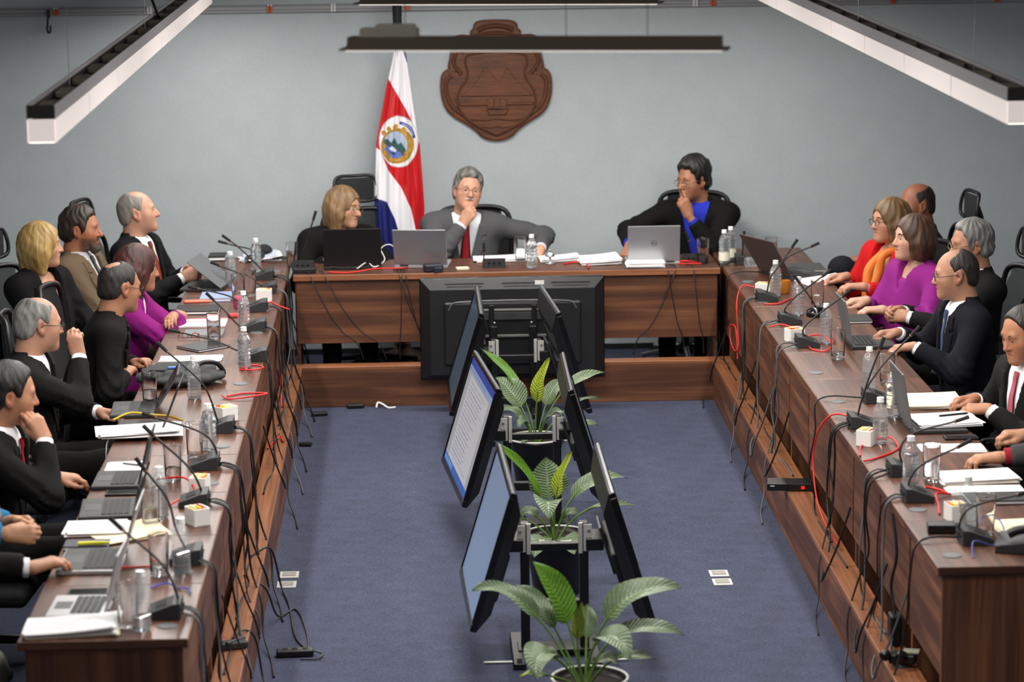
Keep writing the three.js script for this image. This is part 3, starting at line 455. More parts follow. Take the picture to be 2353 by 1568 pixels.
{ // reading glasses
  const o = thing('reading_glasses', 'folded red-brown reading glasses before the black folio', 'glasses', [-1.66, onDesk, 1.97], .2), m = std(0x7c2a24, .4);
  for (const s of [-1, 1]) { mesh('rim', new THREE.TorusGeometry(.021, .0025, 6, 20).rotateX(-1.2).translate(s * .028, .02, 0), m, o); mesh('temple', tube([[s * .05, .024, 0], [s * .05, .012, -.06], [s * .045, .004, -.11]], .002, 12, 5), m, o); }
  mesh('bridge', tube([[-.009, .024, 0], [0, .028, 0], [.009, .024, 0]], .002, 8, 5), m, o);
  // cloth bag
  const b = thing('cloth_bag', 'slumped grey cloth bag with a black handle beside a bottle', 'bag', [-1.62, onDesk, 3.07]);
  const g = new THREE.SphereGeometry(1, 40, 24), p = g.attributes.position; for (let i = 0; i < p.count; i++) { const v = V().fromBufferAttribute(p, i), n = 1 + .1 * Math.sin(v.x * 7 + v.z * 4) + .07 * Math.sin(v.z * 13 - v.x * 3) + .04 * Math.sin(v.x * 21); p.setXYZ(i, v.x * .19 * n, Math.max(0, (v.y * .5 + .42) * .085 * n), v.z * .17 * n); } g.computeVertexNormals();
  mesh('body', g, std(0x3b3e3d, .9, { bumpMap: weave, bumpScale: .002 }), b); mesh('handle', tube([[.08, .06, .1], [.1, .1, .06], [.17, .09, .0], [.2, .03, -.06], [.17, .015, -.1]], .011, 40, 8), M.black, b);
  mesh('flap', B(.2, .012, .12, -.05, .07, .0, .006), std(0x2c2f2f, .9), b); mesh('pen_clip', B(.06, .012, .02, -.02, .082, .05, .005), std(0x3d6fb8, .5), b);
  // hand bell
  const h = thing('hand_bell', 'shiny silver call bell beside the grey suited person', 'bell', [.265, onDesk, -.25]);
  mesh('base', lathe([[0, 0], [.03, 0], [.03, .006], [.008, .014], [.006, .04], [0, .04]], 24), M.steel, h); mesh('dome', lathe([[.028, .045], [.027, .055], [.02, .068], [.008, .075], [0, .076]], 24), M.steel, h); mesh('button', new THREE.SphereGeometry(.006, 10, 8).translate(0, .081, 0), M.steel, h);
  // adapters and boxes
  single('power_adapter', 'flat black power adapter beside the last microphone of the red jacket row', 'adapter', B(.1, .034, .075, 0, .017, 0, .006), M.black, [1.36, onDesk, 6.06], -.1);
  single('power_adapter', 'black power adapter lying at the end of the head desk', 'adapter', B(.13, .028, .06, 0, .014, 0, .006), M.black, [-1.16, onDesk, -.08], 0);
  single('connector_box', 'black connector box with a blue plug on the edge of the head desk', 'connector', merge([B(.11, .045, .07, 0, .022, 0, .01), B(.05, .03, .03, .02, .015, .045, .004)]), std(0x1b1d2a, .5), [-.42, onDesk, -.05], .2);
  single('note_block', 'small cream note block before the grey suited person', 'notes', B(.07, .01, .05, 0, .005, 0, .001), M.cream, [-.25, onDesk, -.12], .2);
  single('cap', 'dark rounded cap lying on the paper pile in the desk corner', 'cap', new THREE.SphereGeometry(.045, 20, 10, 0, 7, 0, Math.PI / 2).scale(1.1, .9, 1), std(0x151722, .85), [-1.42, onDesk + .05, -.62]);
  const dv = thing('network_box', 'slim black network box with a glowing red digit on the wooden ledge', 'device', [1.2, .2375, 3.27], -.12); mesh('case', B(.22, .034, .12, 0, .018, 0, .004), M.black, dv); mesh('display', B(.016, .014, .002, .055, .018, .0605, .0005), new THREE.MeshStandardMaterial({ color: 0x300000, emissive: 0xff2015, emissiveIntensity: 1.2 }), dv); mesh('logo', B(.02, .004, .001, -.085, .024, .0605, .0003), M.white, dv); for (const s of [-1, 1]) mesh('rubber_foot', C(.008, .008, .004, s * .09, .0015, .03, 10), M.blackMatte, dv);
}
// ---------------------------------------------------------------- cables
function cable(label, group, pts, r, mat, seg = 48) { return single('cable', label, 'cable', tube(pts, r, seg, 6), mat, [0, 0, 0], 0, group); }
{
  const r = rngOf(404), LBL = { '-1': ['black cable hanging over the desk edge of the purple cardigan row', 'black cables of the purple cardigan row'], '1': ['black cable hanging over the desk edge of the red jacket row', 'black cables of the red jacket row'] };
  const drop = (s, bx, z, kind) => {
    const e = s * 1.256, j = () => (r() - .5) * .05, z1 = z + (r() - .3) * .1, dz = (r() - .5) * .3, q = () => -s * (.012 + r() * .03);
    const pts = [[bx, onDesk + .012, z], [e + s * .04, onDesk + .018, z1], [e - s * .012, onDesk - .004, z1 + .01], [e + q() * .8, .62, z1 + dz * .15 + j()], [e + q(), .45, z1 + dz * .4 + j()]];
    if (kind === 0) pts.push([e + q(), .32, z1 + dz * .7], [e + q(), .246, z1 + dz], [e + s * .0 - s * .02, .243, z1 + dz + .25], [e - s * .015, .243, z1 + dz + .5]);
    if (kind === 1) pts.push([e - s * .05, .3, z1 + dz * .8], [s * 1.168, .18, z1 + dz + .05], [s * 1.16, .06, z1 + dz + .1], [s * 1.13, .008, z1 + dz + .22], [s * 1.1, .006, z1 + dz + .5]);
    if (kind === 2) pts.push([e - s * .045, .26, z1 + .1], [s * 1.165, .12 + r() * .08, z1 + .18], [s * 1.16, .1 + r() * .06, z1 + .24], [s * 1.168, .2, z1 + .3], [e - s * .05, .33, z1 + .36], [e - s * .005, .5, z1 + .4]);
    cable(LBL[s][0], LBL[s][1], pts, .0032 + r() * .0015, r() < .8 ? M.blackCable : M.greyCable);
  };
  MICS.L.forEach(([b], i) => { for (let k = 0; k < 3; k++) drop(-1, b[0] + .055, b[2] + (k - 1) * .02, (i + k) % 3); });
  MICS.R.forEach(([b], i) => { for (let k = 0; k < (b[0] < 1.45 ? 3 : 1); k++) drop(1, b[0] - .055, b[2] + (k - 1) * .02, (i + k + 1) % 3); });
  const head = [[-1.13, .3], [-1.05, .35], [-.62, .2], [-.6, -.02], [-.58, .12], [.93, .1], [.98, -.25], [1.08, .06]];
  head.forEach(([x, dx]) => cable('black cable hanging down the front panel of the head desk', 'black cables of the head desk', [[x - .03, onDesk + .006, -.12], [x, onDesk + .008, -.02], [x + dx * .05, .72, .016], [x + dx * .3, .56, .018 + r() * .02], [x + dx * .6, .42, .02], [x + dx * .9, .34, .01], [x + dx, .25, .0]], .003 + r() * .001, M.blackCable));
  const redD = (label, pts) => cable(label, undefined, pts.map(([x, z, y]) => [x, y ?? onDesk + .005, z]), .0042, M.redCable, 80);
  redD('red network cable lying along the edge of the head desk by the black laptop', [[-1.02, -.06], [-.9, -.03], [-.76, -.06, .77], [-.6, -.16], [-.5, -.22], [-.45, -.09]]);
  redD('red network cable on the head desk beside the bell', [[.34, -.2], [.4, -.26], [.46, -.2, .765], [.48, -.04]]);
  redD('red network cable coiled in front of the silver laptop with the logo', [[.99, -.2], [1.05, -.15, .77], [1.12, -.19], [1.06, -.23, .765], [1.0, -.17], [1.14, -.14]]);
  redD('red network cable with a clear plug beside the sugar box, under the books', [[-1.36, 1.0], [-1.3, .95, .76], [-1.27, 1.02], [-1.2, 1.08, .74]]);
  redD('red network cable loop at the foot of two standing bottles', [[-1.36, 2.76], [-1.3, 2.7], [-1.25, 2.76], [-1.3, 2.83, .758], [-1.36, 2.8]]);
  redD('red network cable oval loop beside the sugar box near the cloth bag', [[-1.38, 3.42], [-1.3, 3.36], [-1.2, 3.4, .76], [-1.26, 3.48, .765], [-1.37, 3.48], [-1.4, 3.43, .76]]);
  redD('red network cable arching behind two glasses near the notepad', [[-1.4, 5.5], [-1.37, 5.36, .77], [-1.42, 5.2, .8], [-1.5, 5.1, .78], [-1.55, 5.02]]);
  redD('red network cable running to the wedge base between the sugar boxes', [[-1.47, 5.46], [-1.42, 5.4, .77], [-1.36, 5.33]]);
  redD('red network cable lying before the round based microphone', [[1.33, 1.27], [1.4, 1.27], [1.47, 1.15], [1.52, 1.06]]);
  redD('red network cable lying against the sugar box with a silver plug', [[1.27, 1.94], [1.33, 1.93, .765], [1.38, 1.95], [1.42, 1.98]]);
  redD('red network cable ring standing beside the tall lone glass', [[1.38, 2.45], [1.39, 2.36, .775], [1.46, 2.36, .79], [1.5, 2.52, .77], [1.45, 2.62], [1.4, 2.57], [1.39, 2.46, .758]]);
  redD('red network cable loop around the foot of a bottle by the tall laptop lid', [[1.26, 4.86], [1.31, 4.65], [1.42, 4.58, .77], [1.44, 4.72], [1.3, 4.92], [1.26, 4.96, .758]]);
  redD('red network cable curl beside the sugar box under printed papers', [[1.41, 5.46], [1.43, 5.4], [1.5, 5.52], [1.44, 5.56, .77], [1.42, 5.7], [1.4, 5.82]]);
  redD('red network cable hanging in a ring down the corner of the desks', [[1.34, .72], [1.28, .71, .763], [1.245, .76, .7], [1.238, .85, .55], [1.236, .9, .45], [1.225, .8, .42], [1.215, .68, .47], [1.222, .66, .53], [1.236, .74, .54], [1.238, .82, .47], [1.236, .86, .38]]);
  redD('long red network cable bowing from the desk down to the plinth', [[1.36, 4.15], [1.27, 4.1, .765], [1.22, 4.05, .7], [1.2, 3.98, .56], [1.2, 4.05, .42], [1.21, 4.25, .33], [1.25, 4.4, .26]]);
  redD('bright red cable end showing under the desk edge beside the plinth', [[-1.235, 1.5, .5], [-1.23, 1.6, .42], [-1.22, 1.75, .35]]);
  redD('red network cable lying on the ledge below the cloth bag', [[-1.2, 2.1, .243], [-1.22, 2.0, .25], [-1.25, 2.1, .243], [-1.27, 2.25, .243]]);
  cable('thin blue cable looping from the desk socket to a glass', undefined, [[1.4, .752, 6.43], [1.42, .79, 6.35], [1.5, .76, 6.3], [1.56, .77, 6.2], [1.56, .8, 6.08], [1.52, .77, 6.0], [1.49, .757, 6.05]], .0028, std(0x4b5aa8, .5));
  cable('short blue cable tuft beside the last microphone of the purple cardigan row', undefined, [[-1.43, .756, 6.6], [-1.38, .762, 6.57], [-1.34, .756, 6.61], [-1.3, .76, 6.64], [-1.29, .756, 6.68]], .0032, std(0x3a4bb0, .5));
  cable('white headphone lead curled over the black laptop', undefined, [[-.86, onDesk + .01, -.14], [-.8, .79, -.17], [-.76, .765, -.16], [-.7, .8, -.2], [-.72, .86, -.24], [-.67, .88, -.26], [-.62, .83, -.25], [-.64, .77, -.22]], .003, M.whiteCable, 80);
  cable('yellow and black cable lying over the laptop behind the fanned papers', undefined, [[-1.83, .78, 4.0], [-1.76, .795, 3.93], [-1.68, .79, 3.95], [-1.58, .785, 3.98], [-1.53, .77, 4.0]], .005, std(0xc9a51e, .5));
  cable('white lead drooping from the fanned papers over the outer desk edge', undefined, [[-1.78, .77, 4.24], [-1.82, .757, 4.3], [-1.83, .66, 4.32], [-1.83, .55, 4.33]], .0024, M.whiteCable);
  // leads on the floor
  const fl = std(0x18191c, .5);
  cable('black lead looping over the carpet to the power strip', undefined, [[-1.25, .243, 4.6], [-1.17, .2, 4.62], [-1.12, .02, 4.45], [-1.06, .006, 4.3], [-1.0, .006, 4.6], [-.98, .006, 4.9], [-.99, .02, 4.97]], .0045, fl, 80);
  cable('black lead arching from the plinth to the power strip', undefined, [[-1.24, .243, 4.3], [-1.165, .22, 4.1], [-1.13, .03, 4.0], [-1.09, .006, 4.2], [-1.03, .006, 4.75], [-.97, .006, 4.93]], .0045, fl, 80);
  cable('black lead winding over the ledge to the small adapter', undefined, [[-1.24, .243, 5.5], [-1.2, .25, 5.42], [-1.165, .2, 5.35], [-1.14, .02, 5.3], [-1.1, .006, 5.5], [-1.14, .006, 5.7]], .004, fl, 60);
  const ps = thing('power_strip', 'black power strip lying on the carpet beside the plinth', 'power strip', [-1.03, 0, 4.96], .05); mesh('body', B(.15, .03, .05, 0, .016, 0, .008), M.black, ps); mesh('top_plate', B(.12, .003, .03, 0, .031, 0, .001), M.darkGrey, ps); for (const x of [-.04, 0, .04]) mesh('socket', C(.012, .012, .004, x, .033, 0, 12), M.blackMatte, ps); mesh('strip_lead', tube([[.075, .02, 0], [.11, .014, .03], [.09, .008, .07], [.02, .006, .06]], .004, 24, 6), fl, ps);
  single('plug_adapter', 'black and grey plug adapter lying on the wooden ledge', 'adapter', merge([B(.11, .03, .05, 0, .016, 0, .008), bar([-.03, .03, .03], [.05, .03, -.03], .008)]), M.darkGrey, [-1.23, .2375, 5.62], .3);
  single('cable_junction', 'small black junction on the carpet by the corner of the plinth', 'junction', B(.09, .022, .04, 0, .011, 0, .006), M.black, [-1.08, 0, .36], .2);
  single('cable_junction', 'small dark junction on the carpet below the cable bundle', 'junction', B(.07, .02, .04, 0, .01, 0, .006), M.black, [-1.13, 0, 1.13], -.2);
  single('plug_adapter', 'flat black adapter lying against the plinth under the head desk', 'adapter', B(.1, .026, .04, 0, .013, 0, .008), M.black, [-.88, 0, .17], .05);
  cable('white lead curled on the carpet below the head desk', undefined, [[-.76, .005, .19], [-.75, .03, .17], [-.72, .02, .18], [-.69, .005, .2], [-.65, .005, .19]], .006, M.whiteCable);
  const cam = thing('webcam', 'black webcam unit with two shiny lenses on the end of the wooden ledge', 'camera', [1.235, .2375, 6.02], -.3); mesh('body', B(.1, .04, .06, 0, .03, 0, .01), M.black, cam); for (const s of [-1, 1]) mesh('lens', new THREE.SphereGeometry(.022, 16, 12).translate(s * .03 - .03, .045, .03), M.blackGloss, cam); mesh('stand', C(.03, .035, .012, 0, .006, 0, 20), M.darkGrey, cam); mesh('clip', B(.06, .008, .05, .03, .054, -.01, .003), std(0x8b8f7c, .5), cam);
  const pb = thing('power_brick', 'black power brick with tangled leads hanging beside the end panel', 'adapter', [1.272, .2375, 5.75]); mesh('brick', B(.045, .12, .08, -.02, .06, 0, .01), M.black, pb); mesh('lead', tube([[-.02, .12, 0], [-.03, .22, -.03], [-.02, .35, .02], [-.03, .5, -.02]], .006, 30, 6), M.blackCable, pb); mesh('lead', tube([[-.03, .05, .03], [-.05, .01, .1], [-.06, .006, .2]], .005, 30, 6), M.blackCable, pb);
}
// ---------------------------------------------------------------- carved crest
{
  const k = .000921, half = [[139, 205], [129, 165], [84, 150], [0, 147]];
  const side = [[0, 937], [51, 930], [96, 910], [136, 870], [206, 820], [286, 770], [331, 720], [356, 650], [363, 570], [354, 505], [331, 480], [306, 465], [309, 440], [296, 380], [281, 300], [246, 250], [161, 250], [156, 215], [139, 205], [129, 165], [84, 150], [0, 147]];
  const smooth = pts => new THREE.SplineCurve(pts.map(p => new THREE.Vector2(...p))).getPoints(110).map(p => [p.x, p.y]);
  const toM = ([x, y]) => [x * k, (937 - y) * k];
  const rightSide = smooth(side), outline = [...rightSide.map(toM), ...rightSide.slice(1, -1).reverse().map(([x, y]) => toM([-x, y]))];
  const holes = [-1, 1].map(s => Array.from({ length: 14 }, (_, i) => { const a = -i / 14 * 2 * Math.PI * s; return toM([s * 262 + 24 * Math.cos(a) - s * 3, 478 + 13 * Math.sin(a) + 8 * Math.cos(a) * s]); }));
  const n1 = vnoise(5, 50, 41), n2 = vnoise(10, 160, 42), n3 = vnoise(7, 7, 43);
  const carv = dtex(256, (u, v) => { const q = .5 * n1(u, v) + .3 * n2(u, v) + .25 * n3(u, v); return [64 + 58 * q, 34 + 32 * q, 15 + 15 * q]; }, { rep: [1.6, 2.4] });
  const W = std(0xffffff, .48, { map: carv, bumpMap: fineN, bumpScale: .001 }), o = thing('carved_crest', 'carved brown wooden shield crest hanging on the pale wall', 'crest', [0, 1.352, -1.497]);
  mesh('shield_plate', uvm(ext(outline, .02, .014, holes), 'x'), W, o);
  // inner field
  const field = smooth([[0, 905], [120, 850], [215, 780], [262, 690], [245, 600], [205, 540], [190, 480], [205, 420], [190, 370], [90, 350], [0, 345]]), F = [...field.map(toM), ...field.slice(1, -1).reverse().map(([x, y]) => toM([-x, y]))];
  const fm = mesh('field', uvm(ext(F, .012, .006).translate(0, 0, .03), 'x'), W, o);
  mesh('field_border', tube(F.filter((_, i) => i % 4 === 0).map(([x, y]) => [x, y, .05]), .0065, 180, 6, true), W, fm);
  for (const s of [-1, 1]) {
    mesh('scroll', tube(smooth([[300, 500], [335, 540], [335, 620], [300, 710], [210, 780], [110, 850]]).filter((_, i) => i % 5 === 0).map(p => { const q = toM(p); return [s * q[0], q[1], .036]; }), .013, 60, 8), W, o);
    mesh('scroll', tube(smooth([[210, 350], [250, 330], [285, 400], [272, 445], [230, 500]]).filter((_, i) => i % 6 === 0).map(p => { const q = toM(p); return [s * q[0], q[1], .038]; }), .012, 40, 8), W, o);
  }
  let pk = 0; const peak = (pts, name) => { const g = ext(pts.map(toM), .008, .006); mesh(name, uvm(g.translate(0, 0, .044 + .0011 * pk++), 'x'), W, fm); };
  peak([[-235, 640], [-150, 580], [-70, 450], [-20, 520], [40, 590], [70, 640]], 'mountain'); peak([[-30, 640], [30, 560], [75, 460], [130, 540], [235, 640]], 'mountain');
  peak([[-248, 690], [248, 690], [240, 700], [-240, 700]], 'horizon_line');
  peak([[-60, 740], [70, 740], [55, 765], [-45, 765]], 'ship_hull');
  for (const [x, y] of [[-38, 700], [5, 700], [45, 705]]) peak([[x - 16, y - 30], [x + 14, y - 30], [x + 16, y + 25], [x - 18, y + 25]], 'ship_sail');
  for (const y of [800, 850]) mesh('wave', tube([-180, -90, 0, 90, 180].map((x, i) => { const q = toM([x * (y > 820 ? .55 : 1), y + (i % 2) * 8]); return [q[0], q[1], .05]; }), .004, 40, 6), W, fm);
  mesh('ribbon', tube([[-120, 200], [-60, 178], [0, 172], [60, 178], [120, 200]].map(p => [...toM(p), .04]), .016, 40, 8), W, o);
  mesh('ribbon', tube([[-150, 245], [-60, 225], [0, 222], [60, 225], [150, 245]].map(p => [...toM(p), .038]), .012, 40, 8), W, o);
  mesh('ribbon', tube([[-240, 290], [-120, 275], [0, 270], [120, 275], [240, 290]].map(p => [...toM(p), .038]), .014, 40, 8), W, o);
}
// ---------------------------------------------------------------- flag
{
  const o = thing('flag_on_pole', 'draped red, white and blue flag with a round crest, on a tall pole', 'flag', [-.61, 0, -1.21]);
  const X0 = -.163, X1 = .1903, Y0 = .598, Y1 = 1.949;             // printed face, relative to the pole
  const tex = canvasTex(512, 1934, (g, w, h) => {
    const sx = w / 135, sy = h / 510, P = (x, y) => [(x - 850) * sx, (y - 110) * sy];
    const poly = (pts, c) => { g.fillStyle = c; g.beginPath(); pts.forEach((p, i) => g[i ? 'lineTo' : 'moveTo'](...P(...p))); g.closePath(); g.fill(); };
    const ell = (x, y, rx, ry, rot, c) => { g.fillStyle = c; g.beginPath(); g.ellipse(...P(x, y), rx * sx, ry * sy, rot, 0, 7); g.fill(); };
    g.fillStyle = '#e9e9ee'; g.fillRect(0, 0, w, h);
    poly([[888, 176], [905, 206], [930, 250], [948, 290], [960, 330], [990, 420], [990, 640], [952, 640], [948, 530], [938, 480], [915, 430], [885, 388], [868, 345], [845, 330], [845, 180]], '#c3121a');
    poly([[840, 452], [862, 458], [882, 466], [900, 505], [916, 560], [922, 640], [840, 640]], '#1d2468');
    poly([[921, 100], [940, 100], [946, 160], [934, 142]], '#20286e');
    ell(912, 325, 46, 60, 0, '#b9b9c0'); ell(912, 325, 44.5, 58, 0, '#e6e6ea');
    ell(909, 335, 38, 41, .3, '#a8802c'); ell(909, 334, 33, 36, .3, '#c79a3a');
    ell(905, 332, 29, 32, 0, '#aab8cc');
    g.save(); g.beginPath(); g.ellipse(...P(905, 332), 28 * sx, 31 * sy, 0, 0, 7); g.clip();
    poly([[870, 322], [885, 318], [895, 326], [903, 316], [910, 332], [918, 326], [926, 340], [934, 352], [934, 372], [870, 322]], '#2c5a58');
    poly([[865, 322], [890, 330], [935, 362], [935, 375], [865, 375]], '#5c3f48'); poly([[865, 326], [890, 334], [918, 352], [925, 375], [865, 375]], '#5b76bd');
    poly([[889, 340], [897, 334], [906, 344], [904, 350]], '#dfe3ee'); poly([[888, 346], [906, 352], [900, 356]], '#35405e'); g.restore();
    g.lineWidth = 5; g.strokeStyle = '#7d5c20'; g.beginPath(); g.ellipse(...P(905, 332), 29 * sx, 32 * sy, 0, 0, 7); g.stroke();
    for (const [x, y, a] of [[878, 305, 0], [890, 296, 1], [905, 291, 2], [925, 297, 1], [934, 315, 2], [938, 335, 0], [930, 352, 1], [922, 364, 2], [882, 352, 1], [888, 362, 0], [876, 335, 2]]) ell(x, y, 6.5, 5.5, a, '#b98b2e');
    g.strokeStyle = '#2b3f96'; g.lineWidth = 26; g.beginPath(); g.moveTo(...P(915, 281)); g.quadraticCurveTo(...P(945, 288), ...P(948, 318)); g.stroke();
    g.strokeStyle = '#cfd6ea'; g.lineWidth = 5; g.beginPath(); g.moveTo(...P(920, 283)); g.quadraticCurveTo(...P(943, 290), ...P(946, 312)); g.stroke();
  });
  const prof = [[2.02, -.012, .02], [1.94, -.015, .05], [1.71, -.07, .083], [1.365, -.14, .128], [.985, -.158, .15], [.83, -.15, .147], [.66, -.135, .15], [.5, -.12, .15]];   // y, left, right edge
  const at = y => { for (let i = 0; i < prof.length - 1; i++) if (y <= prof[i][0] && y >= prof[i + 1][0]) { const t = (prof[i][0] - y) / (prof[i][0] - prof[i + 1][0]); return [1, 2].map(k => prof[i][k] * (1 - t) + prof[i + 1][k] * t); } return prof.at(-1).slice(1); };
  const NU = 96, NV = 80, pos = [], uv = [], idx = [];
  for (let j = 0; j <= NV; j++) { const y = 2.02 - (2.02 - .5) * j / NV, [l, r] = at(y), c = (l + r) / 2, hw = (r - l) / 2, amp = Math.min(1, (2.0 - y) / .5);
    for (let i = 0; i <= NU; i++) { const a = i / NU * 2 * Math.PI, x = c + hw * Math.cos(a), q = (x - c) / hw;
      const fold = amp * (.013 * Math.sin(q * 9 + y * 3.1 + .6) + .008 * Math.sin(q * 17 - y * 4.3) + .004 * Math.sin(q * 31 + y * 2));
      const z = Math.sin(a) * hw * .42 + fold * Math.sign(Math.sin(a) + 1e-9) * Math.min(1, Math.abs(Math.sin(a)) * 2.5);
      pos.push(x, y, z); uv.push((x - X0) / (X1 - X0), (y - Y0) / (Y1 - Y0)); } }
  for (let j = 0; j < NV; j++) for (let i = 0; i < NU; i++) { const a = j * (NU + 1) + i, b = a + 1, c = a + NU + 1, d = c + 1; idx.push(a, b, c, b, d, c); }
  const g = new THREE.BufferGeometry(); g.setAttribute('position', new THREE.Float32BufferAttribute(pos, 3)); g.setAttribute('uv', new THREE.Float32BufferAttribute(uv, 2)); g.setIndex(idx); g.computeVertexNormals();
  mesh('flag', g, phy(0xffffff, .45, { map: tex, side: THREE.DoubleSide, sheen: .6, sheenRoughness: .4 }), o);
  mesh('pole', C(.014, .014, 2.26, 0, 1.13, 0, 14), std(0x4a2c18, .4), o);
  mesh('finial_cover', lathe([[0, .0], [.02, .0], [.028, .06], [.03, .2], [.022, .3], [0, .32]], 14).translate(.005, 2.03, 0), std(0x10131c, .7), o);
  const b = mesh('base', lathe([[0, 0], [.14, 0], [.145, .02], [.12, .05], [.06, .075], [.05, .11], [.04, .15], [.026, .2], [.02, .26], [0, .26]], 32), std(0x5b3620, .35), o); mesh('base_ring', new THREE.TorusGeometry(.045, .01, 8, 24).rotateX(Math.PI / 2).translate(0, .115, 0), std(0x6d4426, .35), b);
}
// ---------------------------------------------------------------- screens in the well
const docTex = canvasTex(768, 448, (g, w, h) => {
  g.fillStyle = '#a9abb2'; g.fillRect(0, 0, w, h); g.fillStyle = '#2b4aa0'; g.fillRect(0, 0, w, 34); g.fillStyle = '#8fa3c9'; g.fillRect(0, 34, w, 26);
  g.fillStyle = '#7f8fb5'; for (let i = 0; i < 9; i++) g.fillRect(12 + i * 60, 40, 40, 12);
  g.fillStyle = '#c3c3c8'; g.fillRect(90, 66, w - 180, h - 98);
  const r = rngOf(5); for (let y = 84; y < h - 48; y += 17) { g.fillStyle = y % 51 < 17 ? '#8f8db0' : '#a3a3ad'; let x = 130; while (x < w - 170 - 200 * (r() < .25)) { const l = 14 + r() * 46; g.fillRect(x, y, l, 5); x += l + 8; } }
  g.fillStyle = '#2f63b8'; g.fillRect(0, h - 30, w, 30); g.fillStyle = '#6fa0dc'; for (let i = 0; i < 6; i++) g.fillRect(8 + i * 44, h - 25, 34, 20);
});
const scrDoc = new THREE.MeshStandardMaterial({ color: 0x0c0c0e, roughness: .25, emissive: 0xffffff, emissiveMap: docTex, emissiveIntensity: .55 });
const scrBlue = new THREE.MeshStandardMaterial({ color: 0x10141a, roughness: .25, emissive: 0x8fa6c8, emissiveIntensity: .4 });
const scrDim = new THREE.MeshStandardMaterial({ color: 0x14181d, roughness: .2, emissive: 0x6f8296, emissiveIntensity: .17 });
function frustum(w, h, w2, h2, d, oy = 0) {                      // front rectangle at z = 0, smaller back rectangle at z = -d
  const a = [[-w / 2, -h / 2, 0], [w / 2, -h / 2, 0], [w / 2, h / 2, 0], [-w / 2, h / 2, 0]], b = [[-w2 / 2, -h2 / 2 + oy, -d], [w2 / 2, -h2 / 2 + oy, -d], [w2 / 2, h2 / 2 + oy, -d], [-w2 / 2, h2 / 2 + oy, -d]], v = [...a, ...b];
  const f = [[0, 1, 2], [0, 2, 3], [4, 6, 5], [4, 7, 6]]; for (let i = 0; i < 4; i++) { const j = (i + 1) % 4; f.push([i, i + 4, j + 4], [i, j + 4, j]); }
  const g = new THREE.BufferGeometry(); g.setAttribute('position', new THREE.Float32BufferAttribute(f.flat().flatMap(i => v[i]), 3)); g.computeVertexNormals(); g.setAttribute('uv', new THREE.Float32BufferAttribute(new Float32Array(f.length * 6), 2)); return g;
}
const plastic = std(0x1b1b1d, .42), plastic2 = std(0x2a2b2d, .45);
function monitor(w, h, scr, label, group) {                       // local: screen faces +z, centre at the origin
  const o = thing('monitor', label, 'monitor', [0, 0, 0], 0, group);
  mesh('bezel', merge([B(w, .022, .026, 0, h / 2 - .011, 0, .004), B(w, .03, .026, 0, -h / 2 + .015, 0, .004), B(.022, h - .05, .026, -w / 2 + .011, .004, 0, .004), B(.022, h - .05, .026, w / 2 - .011, .004, 0, .004)]), M.blackGloss, o);
  mesh('screen', new THREE.BoxGeometry(w - .042, h - .05, .006).translate(0, .004, .004), scr, o);
  const bk = mesh('back_cover', frustum(w - .004, h - .004, w - .12, h - .16, .045, -.01).translate(0, 0, -.012), plastic, o);
  mesh('vent', merge(Array.from({ length: 9 }, (_, i) => B(w * .5, .004, .004, 0, h * .22 - i * .012, -.057, .001))), plastic2, bk);
  mesh('lower_bulge', B(w * .62, h * .36, .03, 0, -h * .16, -.065, .012), plastic, o);
  mesh('edge_trim', merge([B(w + .004, .004, .01, 0, h / 2 + .001, .004, .001)]), std(0x8d9196, .25, { metalness: .6 }), o);
  mesh('wall_plate', B(.2, .2, .012, 0, -.02, -.086, .003), plastic2, o);
  return o;
}
